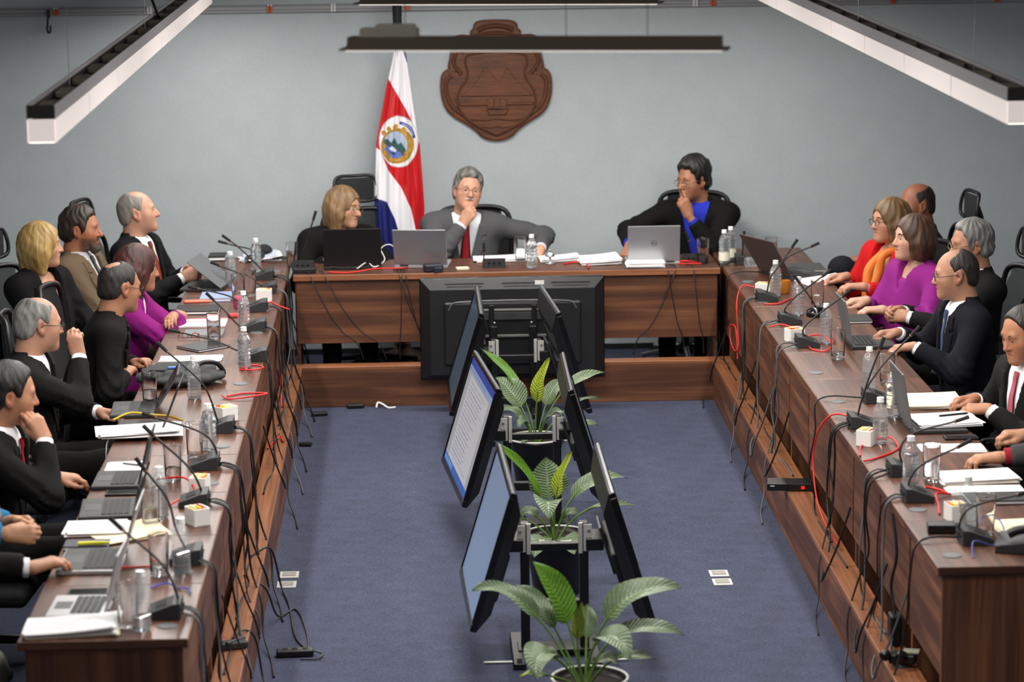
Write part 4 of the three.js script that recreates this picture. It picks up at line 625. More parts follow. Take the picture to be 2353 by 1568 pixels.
{
  const S = 17 * D2R;                                              // lean of the side screens
  const put = (o, x, y, z, side, yaw) => { o.position.set(x, y, z); o.rotation.set(0, 0, 0); o.rotateY(side * Math.PI / 2 + yaw); o.rotateX(-S); };
  put(monitor(.86, .57, scrDim, 'monitor with a dim grey screen in front of the television', undefined), -.262, .49, 1.02, -1, .0);
  put(monitor(.94, .57, scrDoc, 'monitor showing a grey document page with blue bars', undefined), -.275, .49, 2.96, -1, .09);
  put(monitor(.86, .57, scrBlue, 'monitor with a plain pale blue screen beside the nearest potted plant', undefined), -.252, .49, 4.98, -1, .03);
  put(monitor(.86, .57, scrDim, 'monitor turned to the red jacket person, leaning in front of the television', undefined), .28, .49, 1.02, 1, .06);
  put(monitor(.9, .57, scrDim, 'monitor turned to the red jacket person, behind the middle plant', undefined), .262, .48, 2.97, 1, -.01);
  put(monitor(.86, .57, scrDim, 'monitor turned to the red jacket person, between the middle and the nearest plant', undefined), .298, .49, 5.0, 1, .0);
  for (const [z, lab] of [[1.02, 'black twin-post monitor stand in front of the television'], [2.98, 'black twin-post monitor stand behind the middle plant'], [5.0, 'black twin-post monitor stand behind the nearest plant']]) {
    const o = thing('monitor_stand', lab, 'stand', [.015, 0, z]);
    for (const s of [-1, 1]) {
      mesh('post', B(.036, .52, .05, s * .118, .285, 0, .004), M.black, o);
      const br = mesh('bracket', B(.034, .11, .004, s * .132, .485, .03, .001), M.bracket, o); mesh('bracket_flange', B(.016, .125, .01, s * .103, .485, .033, .001), M.bracket, br);
      for (const y of [.515, .465]) mesh('bolt', C(.006, .006, .006, 0, 0, 0, 10).rotateX(Math.PI / 2).translate(s * .136, y, .034), M.steel, br);
      mesh('monitor_arm', B(.07, .05, .16, s * .16, .46, -.03, .005), M.black, o);
      mesh('foot', B(.05, .028, .44, s * .15, .014, 0, .005), M.black, o); mesh('foot_cap', B(.12, .006, .014, s * .23, .006, .12, .002), M.bracket, o);
      mesh('caster', C(.02, .02, .02, 0, 0, 0, 12).rotateZ(Math.PI / 2).translate(s * .15, .02, .19), M.blackMatte, o);
    }
    mesh('cross_bar', B(.22, .04, .04, 0, .2, -.02, .004), M.black, o); mesh('cross_bar', B(.22, .03, .03, 0, .44, -.02, .004), M.black, o);
    mesh('base_plate', B(.3, .01, .12, 0, .03, 0, .003), M.black, o);
  }
  // large television seen from behind
  const o = thing('television', 'large black television seen from behind in front of the head desk', 'television', [.023, 0, .27]), w = 1.05, h = .588, y = .466;
  mesh('front_frame', B(w, h, .03, 0, y, -.03, .006), M.blackGloss, o); mesh('screen', B(w - .05, h - .06, .004, 0, y, -.0465, .001), scrDim, o);
  mesh('back_cover', frustum(w - .01, h - .01, w - .12, h - .1, -.045, -.012).translate(0, y, -.015), plastic, o);
  mesh('back_panel', B(w * .74, h * .62, .03, 0, y - .02, .035, .014), plastic, o);
  for (const x of [-.27, .05, .33]) mesh('vent_groove', merge([B(.2, .003, .004, x, y + h / 2 - .045, .018, .001), B(.22, .003, .004, x, y + h / 2 - .028, .008, .001)]), plastic2, o);
  mesh('panel_ridge', tube([[-.36, y + .12, .05], [-.34, y + .155, .05], [-.28, y + .165, .05], [.28, y + .165, .05], [.34, y + .155, .05], [.36, y + .12, .05]], .005, 60, 6), std(0x55565a, .3), o);
  mesh('mount_rail', B(.5, .045, .02, 0, y + .085, .06, .003), std(0x3c3d40, .4), o); mesh('mount_rail', B(.5, .014, .025, 0, y - .03, .062, .003), std(0x6a6a68, .35), o); mesh('mount_rail', B(.5, .012, .02, 0, y + .118, .06, .003), std(0x6a6a68, .35), o);
  for (const x of [-.11, .11]) { mesh('mount_arm', B(.03, .3, .02, x * 1.1, y, .08, .003), M.black, o); for (const yy of [.05, -.035]) mesh('bolt', new THREE.SphereGeometry(.007, 10, 8).translate(x * .95, y + yy, .094), M.steel, o); }
  mesh('label', B(.052, .03, .002, .155, y + h / 2 - .033, .0125, .0005).rotateX(0), M.white, o).rotation.x = 0;
  for (const s of [-1, 1]) { mesh('post', B(.04, .5, .04, s * .11, .25, .1, .004), M.black, o); mesh('foot', B(.05, .03, .4, s * .12, .015, .1, .005), M.black, o); }
}
// ---------------------------------------------------------------- potted peace lilies
{
  const leafTex = (a, b, seed) => dtex([64, 128], (() => { const n = vnoise(30, 60, seed); return (u, v) => { const s = Math.abs(u - .5) * 2, vein = Math.pow(Math.abs(Math.sin((v * 16 - s * 2.2) * Math.PI)), 14) * .45 + (s < .06 ? .6 : 0), k = .8 + .3 * n(u, v); return a.map((q, i) => (q + (b[i] - q) * Math.min(1, vein)) * k); }; })());
  const bump = dtex([64, 128], (u, v) => { const s = Math.abs(u - .5) * 2, k = 255 * (s < .06 ? 0 : .5 + .5 * Math.cos((v * 16 - s * 2.2) * 2 * Math.PI)); return [k, k, k]; }, { srgb: false });
  const lm = (a, b, s, r) => phy(0xffffff, r, { map: leafTex(a, b, s), bumpMap: bump, bumpScale: .0025, side: THREE.DoubleSide, transmission: 0, clearcoat: .3, clearcoatRoughness: .35 });
  const LM = [lm([92, 112, 78], [132, 150, 116], 51, .38), lm([84, 128, 30], [110, 150, 50], 52, .35), lm([168, 186, 52], [196, 208, 96], 53, .4)];
  const stemM = std(0x5f7d34, .5), potM = std(0x0c0c0d, .35), rimM = std(0xb9bab6, .35), soilM = std(0x241a12, .95, { bumpMap: fineN, bumpScale: .01 });
  const bez = (P, t) => { const a = 1 - t; return V(0, 0, 0).addScaledVector(P[0], a * a * a).addScaledVector(P[1], 3 * a * a * t).addScaledVector(P[2], 3 * a * t * t).addScaledVector(P[3], t * t * t); };
  const names = ['potted lily behind the middle screens, nearest the television', 'potted lily in the middle, between two pairs of monitors', 'largest potted lily, with a broad bright green upright leaf'];
  PLANTS.forEach((pl, pi) => {
    const [px, ph, pz] = pl.pot, o = thing('potted_plant', names[pi], 'plant', [px, 0, pz]), R = .142;
    mesh('pot', lathe([[0, 0], [R * .68, 0], [R * .72, .01], [R * .94, ph - .03], [R, ph - .02], [R, ph], [R - .012, ph], [R - .02, ph - .05], [0, ph - .05]], 40), potM, o);
    mesh('pot_rim', new THREE.TorusGeometry(R - .005, .006, 8, 48).rotateX(Math.PI / 2).translate(0, ph, 0), rimM, o);
    mesh('soil', C(R - .018, R - .018, .02, 0, ph - .035, 0, 32), soilM, o);
    pl.leaves.forEach(([a, b, c, d, w, col], li) => {
      const P = [a, b, c, d].map(q => V(q[0], q[1] + ph, q[2])); P[0].set(P[0].x * .4, ph - .04, (li % 3 - 1) * .02);
      const t0 = .42, NU = 8, NV = 22, pos = [], uv = [], idx = [];
      for (let j = 0; j <= NV; j++) { const s = j / NV, t = t0 + (1 - t0) * s, p = bez(P, t), tan = bez(P, Math.min(1, t + .01)).sub(bez(P, t - .01)).normalize();
        // blade width lies across the midrib, turned to the light above
        let up = V(0, 1, .55); let across = V().crossVectors(tan, up); if (across.length() < .25) across = V(1, 0, 0); across.normalize(); const nrm = V().crossVectors(across, tan).normalize();
        const prof = Math.pow(Math.sin(Math.PI * Math.pow(s, .72)), .8) * (1 - .25 * s) * w * .55 + .0012;
        for (let i = 0; i <= NU; i++) { const q = i / NU * 2 - 1, lift = Math.abs(q) * prof * .38 + .006 * Math.sin(s * 9 + q * 2 + li) * Math.abs(q);
          const v = p.clone().addScaledVector(across, q * prof).addScaledVector(nrm, lift); pos.push(v.x, v.y, v.z); uv.push(i / NU, s); } }
      for (let j = 0; j < NV; j++) for (let i = 0; i < NU; i++) { const k = j * (NU + 1) + i; idx.push(k, k + 1, k + NU + 1, k + 1, k + NU + 2, k + NU + 1); }
      const g = new THREE.BufferGeometry(); g.setAttribute('position', new THREE.Float32BufferAttribute(pos, 3)); g.setAttribute('uv', new THREE.Float32BufferAttribute(uv, 2)); g.setIndex(idx); g.computeVertexNormals();
      const lf = mesh('leaf', g, LM[col], o);
      mesh('leaf_stalk', new THREE.TubeGeometry(new THREE.CatmullRomCurve3([0, .12, .24, .34, .46, .55].map(t => bez(P, t))), 14, .0042, 6), stemM, lf);
    });
  });
}
// ---------------------------------------------------------------- floor boxes
for (const [x, z] of [[-1.105, 3.74], [-1.11, 3.9]]) { const o = thing('floor_socket', 'square metal socket plate in the blue carpet beside the purple cardigan person\'s desks', 'socket', [x, 0, z], 0, 'socket plates by the purple cardigan row'); mesh('plate', B(.085, .006, .1, 0, .003, 0, .002), M.bracket, o); mesh('cover', B(.06, .004, .06, 0, .007, 0, .001), std(0x8f8d84, .5), o); }
for (const [x, z] of [[.8, 3.87], [.8, 4.01]]) { const o = thing('floor_socket', 'square metal socket plate in the blue carpet before the red jacket person\'s desks', 'socket', [x, 0, z], 0, 'socket plates by the red jacket row'); mesh('plate', B(.085, .006, .1, 0, .003, 0, .002), M.bracket, o); mesh('cover', B(.06, .004, .06, 0, .007, 0, .001), std(0x8f8d84, .5), o); }
// ---------------------------------------------------------------- people: distance fields meshed with surface nets
const smin = (a, b, k) => { const h = Math.max(k - Math.abs(a - b), 0) / k; return Math.min(a, b) - h * h * k * .25; };
const smax = (a, b, k) => -smin(-a, -b, k);
function capF(a, b, ra, rb) {                            // tapered capsule
  const ax = a.x, ay = a.y, az = a.z, bx = b.x - ax, by = b.y - ay, bz = b.z - az, n = 1 / Math.max(1e-9, bx * bx + by * by + bz * bz), dr = rb - ra;
  return (x, y, z) => { const px = x - ax, py = y - ay, pz = z - az; let t = (px * bx + py * by + pz * bz) * n; t = t < 0 ? 0 : t > 1 ? 1 : t; const qx = px - bx * t, qy = py - by * t, qz = pz - bz * t; return Math.sqrt(qx * qx + qy * qy + qz * qz) - ra - dr * t; };
}
function ellF(c, r, X, Y, Z) {                           // ellipsoid, optional own axes
  const [cx, cy, cz] = [c.x, c.y, c.z], [rx, ry, rz] = r;
  return (x, y, z) => { let px = x - cx, py = y - cy, pz = z - cz; if (X) { const a = px * X.x + py * X.y + pz * X.z, b = px * Y.x + py * Y.y + pz * Y.z, d = px * Z.x + py * Z.y + pz * Z.z; px = a; py = b; pz = d; }
    const a = px / rx, b = py / ry, d = pz / rz, k0 = Math.sqrt(a * a + b * b + d * d), e = a / rx, f = b / ry, g = d / rz, k1 = Math.sqrt(e * e + f * f + g * g); return k1 < 1e-6 ? -Math.min(rx, ry, rz) : k0 * (k0 - 1) / k1; };
}
const uniF = (fs, k) => (x, y, z) => { let d = fs[0](x, y, z); for (let i = 1; i < fs.length; i++) d = smin(d, fs[i](x, y, z), k); return d; };
function surfaceNet(f, mn, mx, cell) {
  const nx = Math.ceil((mx.x - mn.x) / cell) + 1, ny = Math.ceil((mx.y - mn.y) / cell) + 1, nz = Math.ceil((mx.z - mn.z) / cell) + 1, val = new Float32Array(nx * ny * nz), BS = 5, R = BS * cell * .87 * 1.35;
  for (let k0 = 0; k0 < nz; k0 += BS) for (let j0 = 0; j0 < ny; j0 += BS) for (let i0 = 0; i0 < nx; i0 += BS) {
    const c = f(mn.x + (i0 + (BS - 1) / 2) * cell, mn.y + (j0 + (BS - 1) / 2) * cell, mn.z + (k0 + (BS - 1) / 2) * cell), far = Math.abs(c) > R;
    for (let k = k0; k < Math.min(nz, k0 + BS); k++) for (let j = j0; j < Math.min(ny, j0 + BS); j++) for (let i = i0; i < Math.min(nx, i0 + BS); i++) val[(k * ny + j) * nx + i] = far ? c : f(mn.x + i * cell, mn.y + j * cell, mn.z + k * cell);
  }
  const pos = [], idx = [], map = new Int32Array(nx * ny * nz).fill(-1), off = [[0, 0, 0], [1, 0, 0], [0, 1, 0], [1, 1, 0], [0, 0, 1], [1, 0, 1], [0, 1, 1], [1, 1, 1]], edges = [[0, 1], [2, 3], [4, 5], [6, 7], [0, 2], [1, 3], [4, 6], [5, 7], [0, 4], [1, 5], [2, 6], [3, 7]], v = new Float32Array(8);
  const at = (i, j, k) => (k * ny + j) * nx + i;
  for (let k = 0; k < nz - 1; k++) for (let j = 0; j < ny - 1; j++) for (let i = 0; i < nx - 1; i++) {
    let m = 0; for (let q = 0; q < 8; q++) { v[q] = val[at(i + off[q][0], j + off[q][1], k + off[q][2])]; if (v[q] < 0) m |= 1 << q; }
    if (m === 0 || m === 255) continue;
    let sx = 0, sy = 0, sz = 0, n = 0;
    for (const [a, b] of edges) if ((v[a] < 0) !== (v[b] < 0)) { const t = v[a] / (v[a] - v[b]); sx += off[a][0] + (off[b][0] - off[a][0]) * t; sy += off[a][1] + (off[b][1] - off[a][1]) * t; sz += off[a][2] + (off[b][2] - off[a][2]) * t; n++; }
    map[at(i, j, k)] = pos.length / 3; pos.push(mn.x + (i + sx / n) * cell, mn.y + (j + sy / n) * cell, mn.z + (k + sz / n) * cell);
  }
  const quad = (a, b, c, d, flip) => { if (a < 0 || b < 0 || c < 0 || d < 0) return; if (flip) idx.push(a, b, c, a, c, d); else idx.push(a, c, b, a, d, c); };
  for (let k = 1; k < nz - 1; k++) for (let j = 1; j < ny - 1; j++) for (let i = 1; i < nx - 1; i++) {
    const s = val[at(i, j, k)] < 0;
    if (s !== val[at(i + 1, j, k)] < 0) quad(map[at(i, j - 1, k - 1)], map[at(i, j, k - 1)], map[at(i, j, k)], map[at(i, j - 1, k)], s);
    if (s !== val[at(i, j + 1, k)] < 0) quad(map[at(i - 1, j, k - 1)], map[at(i - 1, j, k)], map[at(i, j, k)], map[at(i, j, k - 1)], s);
    if (s !== val[at(i, j, k + 1)] < 0) quad(map[at(i - 1, j - 1, k)], map[at(i, j - 1, k)], map[at(i, j, k)], map[at(i - 1, j, k)], s);
  }
  const g = new THREE.BufferGeometry(); g.setAttribute('position', new THREE.Float32BufferAttribute(pos, 3)); g.setIndex(idx); g.computeVertexNormals(); return g;
}
function colourize(g, fn) { const p = g.attributes.position, c = new Float32Array(p.count * 3), t = new THREE.Color(); for (let i = 0; i < p.count; i++) { const r = fn(p.getX(i), p.getY(i), p.getZ(i)); c[3 * i] = r[0]; c[3 * i + 1] = r[1]; c[3 * i + 2] = r[2]; } g.setAttribute('color', new THREE.BufferAttribute(c, 3)); return g; }
const lin = hex => { const c = new THREE.Color(hex); return [c.r, c.g, c.b]; }, mix3 = (a, b, t) => a.map((q, i) => q + (b[i] - q) * t), sstep = (a, b, x) => { const t = Math.max(0, Math.min(1, (x - a) / (b - a))); return t * t * (3 - 2 * t); };
const wob = (x, y, z) => Math.sin(x * 31 + 2.1 * Math.sin(y * 17 + z * 9)) * .5 + Math.sin(y * 43 + z * 29 + 1.7 * Math.sin(x * 23)) * .3 + Math.sin(z * 57 - x * 37 + y * 11) * .2;
const O0 = V(0, 0, 0);
// ---- head (own frame: x left ear, y up, z face), cached by kind
const headCache = {};
function headField(kind) {
  const f = kind.f ? 1 : 0, jw = kind.jowl ?? 0, ns = kind.nose ?? 1;
  const base = uniF([ellF(V(0, .03, -.014), [.077, .088, .098]), ellF(V(0, -.028, .028), [.062 - .003 * f, .088, .064]), ellF(V(0, -.07, .032), [.052 + .01 * jw - .006 * f, .044, .052]), capF(V(-.043, -.025, .052), V(-.043, -.03, .05), .021, .02), capF(V(.043, -.025, .052), V(.043, -.03, .05), .021, .02), capF(V(0, -.05, -.03), V(0, -.21, -.055), .056 - .01 * f + .006 * jw, .06 - .01 * f + .006 * jw)], .035);
  const chin = capF(V(-.011, -.101, .075), V(.011, -.101, .075), .0165 + .004 * jw, .016 + .004 * jw), brow = capF(V(-.034, .021, .076), V(.034, .021, .076), .011 - .004 * f, .011 - .004 * f);
  const nose = capF(V(0, .01, .084), V(0, -.032, .088 + .0165 * ns), .008, .0128 * Math.sqrt(ns)), wingL = ellF(V(.012, -.034, .093), [.009, .008, .011]), wingR = ellF(V(-.012, -.034, .093), [.009, .008, .011]);
  const lipU = capF(V(-.019, -.061, .083), V(.019, -.061, .083), .0065, .0065), lipM = capF(V(0, -.06, .089), V(0, -.06, .089), .007, .007), lipL = capF(V(-.014, -.072, .084), V(.014, -.072, .084), .0075, .0075), mouth = capF(V(-.024, -.0665, .094), V(.024, -.0665, .094), .0035, .0035);
  const eyeL = ellF(V(.031, .0, .099), [.019, .014, .02]), eyeR = ellF(V(-.031, .0, .099), [.019, .014, .02]), lidL = ellF(V(.031, .0, .072), [.0165, .0145, .0145]), lidR = ellF(V(-.031, .0, .072), [.0165, .0145, .0145]), slitL = ellF(V(.031, -.001, .089), [.0128, .0034, .012]), slitR = ellF(V(-.031, -.001, .089), [.0128, .0034, .012]);
  const ear = s => { const a = ellF(V(s * .077, -.004, -.014), [.011, .034, .021], V(1, 0, 0), V(0, .97, -.24), V(0, .24, .97)), b = ellF(V(s * .088, -.0, -.01), [.009, .02, .011]), lobe = ellF(V(s * .073, -.034, -.004), [.009, .012, .01]); return (x, y, z) => smin(smax(a(x, y, z), -b(x, y, z), .006), lobe(x, y, z), .01); }, eL = ear(1), eR = ear(-1);
  return (x, y, z) => {
    let d = base(x, y, z); if (d > .06) return d - .03;
    d = smin(d, chin(x, y, z), .03); d = smin(d, brow(x, y, z), .02); d = smax(d, -eyeL(x, y, z), .014); d = smax(d, -eyeR(x, y, z), .014); d = smin(d, lidL(x, y, z), .006); d = smin(d, lidR(x, y, z), .006);
    d = smin(d, nose(x, y, z), .012); d = smin(d, wingL(x, y, z), .006); d = smin(d, wingR(x, y, z), .006);
    d = smin(d, lipU(x, y, z), .012); d = smin(d, lipM(x, y, z), .008); d = smin(d, lipL(x, y, z), .01); d = smax(d, -mouth(x, y, z), .004);
    d = smax(d, -slitL(x, y, z), .002); d = smax(d, -slitR(x, y, z), .002);
    return smin(d, Math.min(eL(x, y, z), eR(x, y, z)), .008);
  };
}
function headGeo(kind, cell) { const key = JSON.stringify([kind.f ?? 0, kind.jowl ?? 0, kind.nose ?? 1, cell]); return headCache[key] ??= surfaceNet(headField(kind), V(-.105, -.2, -.13), V(.105, .14, .135), cell); }
// ---- hair (head frame)
const lerpTab = (tab, x) => { if (x <= tab[0][0]) return tab[0][1]; for (let i = 1; i < tab.length; i++) if (x <= tab[i][0]) { const t = (x - tab[i - 1][0]) / (tab[i][0] - tab[i - 1][0]); return tab[i - 1][1] + (tab[i][1] - tab[i - 1][1]) * t; } return tab.at(-1)[1]; };
function hairField(h) {
  const ridge = (x, y, z) => h.rough * (Math.sin(Math.atan2(x, z + .02) * 17 + 3.5 * Math.sin(y * 33 + x * 26) + y * 13) * .45 + wob(x * 2.2, y * 2.2, z * 2.2) * 1.1);
  if (h.style === 'short') {
    const sk = uniF([ellF(V(0, .03 + (h.up ?? 0), -.014), [.077 + h.t * .7, .088 + h.t + (h.up ?? 0) * .3, .098 + h.t]), ellF(V(0, -.03, -.045), [.068 + h.t * .5, .06, .062 + h.t])], .03), fr = (h.front ?? .075) + .012, nb = h.nape ?? -.085;
    const tab = [[-.12, nb], [-.06, nb + .005], [-.032, nb + .04], [-.028, -.002], [-.012, .026], [.008, h.side ?? -.012], [.026, (h.side ?? -.012) + .002], [.036, .035], [.055, fr - .02], [.08, fr]], cuts = (h.bald ?? []).map(([c, r]) => ellF(V(...c), r));
    return (x, y, z) => { let d = sk(x, y, z) + ridge(x, y, z); d = smax(d, (lerpTab(tab, z + (h.temple ?? 0) - Math.abs(x) * .12) - y) * .75 + ridge(x, y, z) * 1.6, .028); for (const c of cuts) d = smax(d, -c(x, y, z) + ridge(x, y, z) * 1.5, .02); return d; };
  }
  const len = h.len ?? .14, w = h.w ?? 1;
  const vol = uniF([ellF(V(0, .022, -.014), [.092 * w, .106, .112]), ellF(V(0, -.03, -.03), [.098 * w, .105, .09]), capF(V(.062 * w, -.04, -.012), V(.066 * w, -len, .0), .036, .026), capF(V(-.062 * w, -.04, -.012), V(-.066 * w, -len, .0), .036, .026), capF(V(0, -.04, -.07), V(0, -len, -.07), .05, .045)], .045);
  const face = ellF(V(0, -.045 + (h.fringe ? -.02 : 0), .105), [.064, .108, .088]), neckHole = capF(V(0, -.1, .02), V(0, -.26, .03), .05, .055);
  return (x, y, z) => { let d = vol(x, y, z) + ridge(x, y, z); d = smax(d, -face(x, y, z), .012); d = smax(d, -neckHole(x, y, z), .01); return smax(d, -(y + len + .008 * Math.sin(x * 60 + z * 50)), .012); };
}
const strand = dtex(256, (() => { const a = vnoise(64, 3, 61), b = vnoise(160, 5, 62), c = vnoise(256, 12, 63); return (u, v) => { const k = 255 * Math.min(1, .3 + .32 * a(u, v) + .3 * b(u, v) + .28 * c(u, v)); return [k, k, k]; }; })(), { srgb: false });
const hairM = new THREE.MeshPhysicalMaterial({ vertexColors: true, map: strand, bumpMap: strand, bumpScale: .003, roughness: .5 }), skinM = new THREE.MeshPhysicalMaterial({ vertexColors: true, roughness: .55 });
const eyeW = std(0xb5aca2, .3), irisM = std(0x22160f, .2), frameM = std(0x2a2624, .35), frameGold = std(0x9a8a6a, .25, { metalness: .8 }), lensM = phy(0xffffff, .03, { transmission: 1, thickness: 0, ior: 1.2 });
const clothCache = {}, cloth = (hex, rough = .85) => clothCache[hex + '_' + rough] ??= new THREE.MeshPhysicalMaterial({ color: hex, roughness: rough, specularIntensity: .4 });
function solveElbow(S, W, l1, l2, hint) { const d = W.clone().sub(S), D = Math.min(d.length(), (l1 + l2) * .998), n = d.normalize(), a = (l1 * l1 - l2 * l2 + D * D) / (2 * D), h = Math.sqrt(Math.max(0, l1 * l1 - a * a)); const e = hint.clone().addScaledVector(n, -hint.dot(n)).normalize(); return S.clone().addScaledVector(n, a).addScaledVector(e, h); }
// fingers and palm as capsules; side +1 = left hand
function handField(W, dir, palm, curl, side, sc = 1) {
  const y = dir.clone().normalize(), z0 = palm.clone().addScaledVector(y, -palm.dot(y)).normalize(), x = V().crossVectors(y, z0.clone().negate()).normalize().multiplyScalar(-side), P = (a, b, c) => W.clone().addScaledVector(x, a * sc).addScaledVector(y, b * sc).addScaledVector(z0, c * sc);
  const palmF = [], fin = [], xs = [-.027, -.009, .009, .026], ml = [.084, .09, .086, .076], fl = [.07, .079, .073, .057], tipPts = [];
  for (let i = 0; i < 4; i++) {
    const k = P(xs[i], ml[i], 0); palmF.push(capF(P(xs[i] * .55, .0, 0), k, .0165 * sc, .0125 * sc));
    let p = k.clone(), ang = 0; const c = curl[i] ?? curl[0], spread = xs[i] * .9; const seg = [.46, .3, .24];
    for (let s = 0; s < 3; s++) { ang += c * [70, 95, 60][s] * D2R; const d = y.clone().multiplyScalar(Math.cos(ang)).addScaledVector(z0, Math.sin(ang)).addScaledVector(x, spread * (1 - c)); d.normalize(); const q = p.clone().addScaledVector(d, fl[i] * seg[s] * sc); fin.push(capF(p, q, (.0098 - s * .0008) * sc, (.0092 - s * .0009) * sc)); p = q; }
    tipPts.push(p);
  }
  const tc = curl[4] ?? .4, t0 = P(-.022, .018, .006), t1 = P(-.042 + .012 * tc, .05, .018 + .012 * tc), t2 = P(-.05 + .03 * tc, .083, .022 + .02 * tc), t3 = P(-.048 + .045 * tc, .108, .026 + .024 * tc);
  const th = [capF(t0, t1, .016 * sc, .0125 * sc), capF(t1, t2, .0115 * sc, .0105 * sc), capF(t2, t3, .0102 * sc, .009 * sc)], pf = uniF([...palmF, th[0]], .02), tf = uniF(th, .008), fingers = [0, 1, 2, 3].map(i => uniF(fin.slice(i * 3, i * 3 + 3), .006));
  const f = (a, b, c) => { let d = pf(a, b, c); let m = 1e9; for (const q of fingers) m = Math.min(m, q(a, b, c)); d = smin(d, m, .009); return smin(d, tf(a, b, c), .008); };
  const pts = [W, ...tipPts, P(0, .09, 0), t3, P(-.03, .09, 0), P(.03, .09, 0)], mn = W.clone(), mx = W.clone(); for (const p of pts) { mn.min(p); mx.max(p); } mn.subScalar(.03); mx.addScalar(.03); for (let i = 0; i < 4; i++) { mn.min(P(xs[i], ml[i] + .05, .05).subScalar(.02)); mx.max(P(xs[i], ml[i] + .05, .05).addScalar(.02)); }
  return { f, mn, mx };
}
function person(s) {
  const dv = (a, b) => a.clone().sub(b), yaw = s.yaw * D2R, F = V(Math.sin(yaw), 0, Math.cos(yaw)), Lf = V(Math.cos(yaw), 0, -Math.sin(yaw));
  const hy = s.hyaw * D2R, hp = (s.hp ?? 0) * D2R, hr = (s.hr ?? 0) * D2R, hf = V(Math.sin(hy) * Math.cos(hp), -Math.sin(hp), Math.cos(hy) * Math.cos(hp));
  let hl = V(Math.cos(hy), 0, -Math.sin(hy)), hu = V().crossVectors(hf, hl); const hl2 = hl.clone().multiplyScalar(Math.cos(hr)).addScaledVector(hu, Math.sin(hr)); hu = V().crossVectors(hf, hl2); hl = hl2;
  const k = s.k ?? 1, lean = (s.lean ?? 5) * D2R, Hc = V(...s.head), wd = s.w ?? 1, bl = s.belly ?? 1;
  const N = Hc.clone().addScaledVector(hu, -.085).add(V(0, -.065, 0)).addScaledVector(hf, -.02).addScaledVector(F, -.012);
  const T = V(0, Math.cos(lean), 0).addScaledVector(F, Math.sin(lean)).addScaledVector(Lf, s.side ?? 0).normalize(), P0 = N.clone().addScaledVector(T, -.5 * k);
  const Lx = Lf.clone().addScaledVector(T, -Lf.dot(T)).normalize(), Fz = V().crossVectors(Lx, T).normalize();
  const origin = V(P0.x, 0, P0.z), o = thing('person', s.label, 'person', origin.toArray()); o.userData.label = s.label;
  // everything below is worked out around the person's own origin
  const loc = p => p.clone().sub(origin), n = loc(N), p0 = loc(P0), hc = loc(Hc), q = (u, v, w) => p0.clone().addScaledVector(Lx, u).addScaledVector(T, v).addScaledVector(Fz, w);
  const shl = q(.182 * wd * k, .437 * k, -.005), shr = q(-.182 * wd * k, .437 * k, -.005);
  const torso = i => [ellF(q(0, .31 * k, .0), [.17 * wd * k + i, .178 * k + i, .108 * k + i], Lx, T, Fz), ellF(q(0, .14 * k, .012), [.155 * wd * k + i, .17 * k + i, .112 * bl * k + i], Lx, T, Fz), ellF(q(0, 0, -.005), [.158 * wd * k + i, .11 * k + i, .115 * k + i], Lx, T, Fz), capF(shl, shr, .05 * k + i, .05 * k + i), capF(n.clone().addScaledVector(T, -.03), shl.clone().lerp(n, .35).addScaledVector(T, -.02), .042 + i * .6, .046 + i), capF(n.clone().addScaledVector(T, -.03), shr.clone().lerp(n, .35).addScaledVector(T, -.02), .042 + i * .6, .046 + i)];
  const arms = {}, l1 = .285 * k, l2 = .25 * k;
  for (const [key, S, sg] of [['L', shl, 1], ['R', shr, -1]]) { const a = s[key] ?? {}; const W = loc(a.w ? V(...a.w) : P0.clone().addScaledVector(F, .3).addScaledVector(Lf, sg * .1).add(V(0, .12, 0))); const hint = V(...(a.e ?? [0, 0, 0])).add(V(0, -.6, 0)).addScaledVector(Lf, sg * .5).addScaledVector(F, -.25); const dist = dv(W, S).length(), st = Math.max(1, dist / (l1 + l2) * 1.004), E = solveElbow(S, W, l1 * st, l2 * st, hint); const dir = a.d ? V(...a.d) : dv(W, E); arms[key] = { S, W, E, hand: handField(W.clone(), dir, a.p ? V(...a.p) : V(0, -1, 0).addScaledVector(Lf, -sg * .3), a.c ?? [.3, .32, .36, .4, .4], sg, s.hs ?? .96) }; }
  const hipL = q(.08 * k, -.02, .0), hipR = q(-.08 * k, -.02, .0), up = V(0, 1, 0), kn = (sg, c) => c ? loc(V(...c)) : V(p0.x, p0.y + .015, p0.z).addScaledVector(F, .42 * k).addScaledVector(Lf, sg * .11), knL = kn(1, s.kneeL), knR = kn(-1, s.kneeR), an = (K, A) => A ? loc(V(...A)) : V(K.x, .1, K.z).addScaledVector(F, .02), anL = an(knL, s.ankL), anR = an(knR, s.ankR);
  const legs = i => [capF(hipL, knL, .082 * k + i, .058 * k + i), capF(hipR, knR, .082 * k + i, .058 * k + i), capF(knL, anL, .054 * k + i, .04 * k + i), capF(knR, anR, .054 * k + i, .04 * k + i)];
  // --- body: one continuous skin surface; head and hands meshed finely
  const skin = lin(s.skin ?? 0xc08a6c).map((v, i) => v * [.8, .78, .76][i]), red = mix3(skin, [skin[0] * .95, skin[1] * .55, skin[2] * .5], .8), hairC = lin(s.hair?.c ?? 0x222222), beardC = lin(s.beard ?? 0x000000);
  const bodyF = uniF([...torso(-.006), ...legs(-.01), capF(n.clone().addScaledVector(T, -.06), n.clone().addScaledVector(hu, .02), .055, .052), ...['L', 'R'].flatMap(K => { const a = arms[K]; return [capF(a.S, a.E, .045 * k, .037 * k), capF(a.E, a.W, .038 * k, .0245 * k)]; })], .025);
  const bnd = (pts, m) => { const mn = pts[0].clone(), mx = pts[0].clone(); for (const p of pts) { mn.min(p); mx.max(p); } return [mn.subScalar(m), mx.addScalar(m)]; };
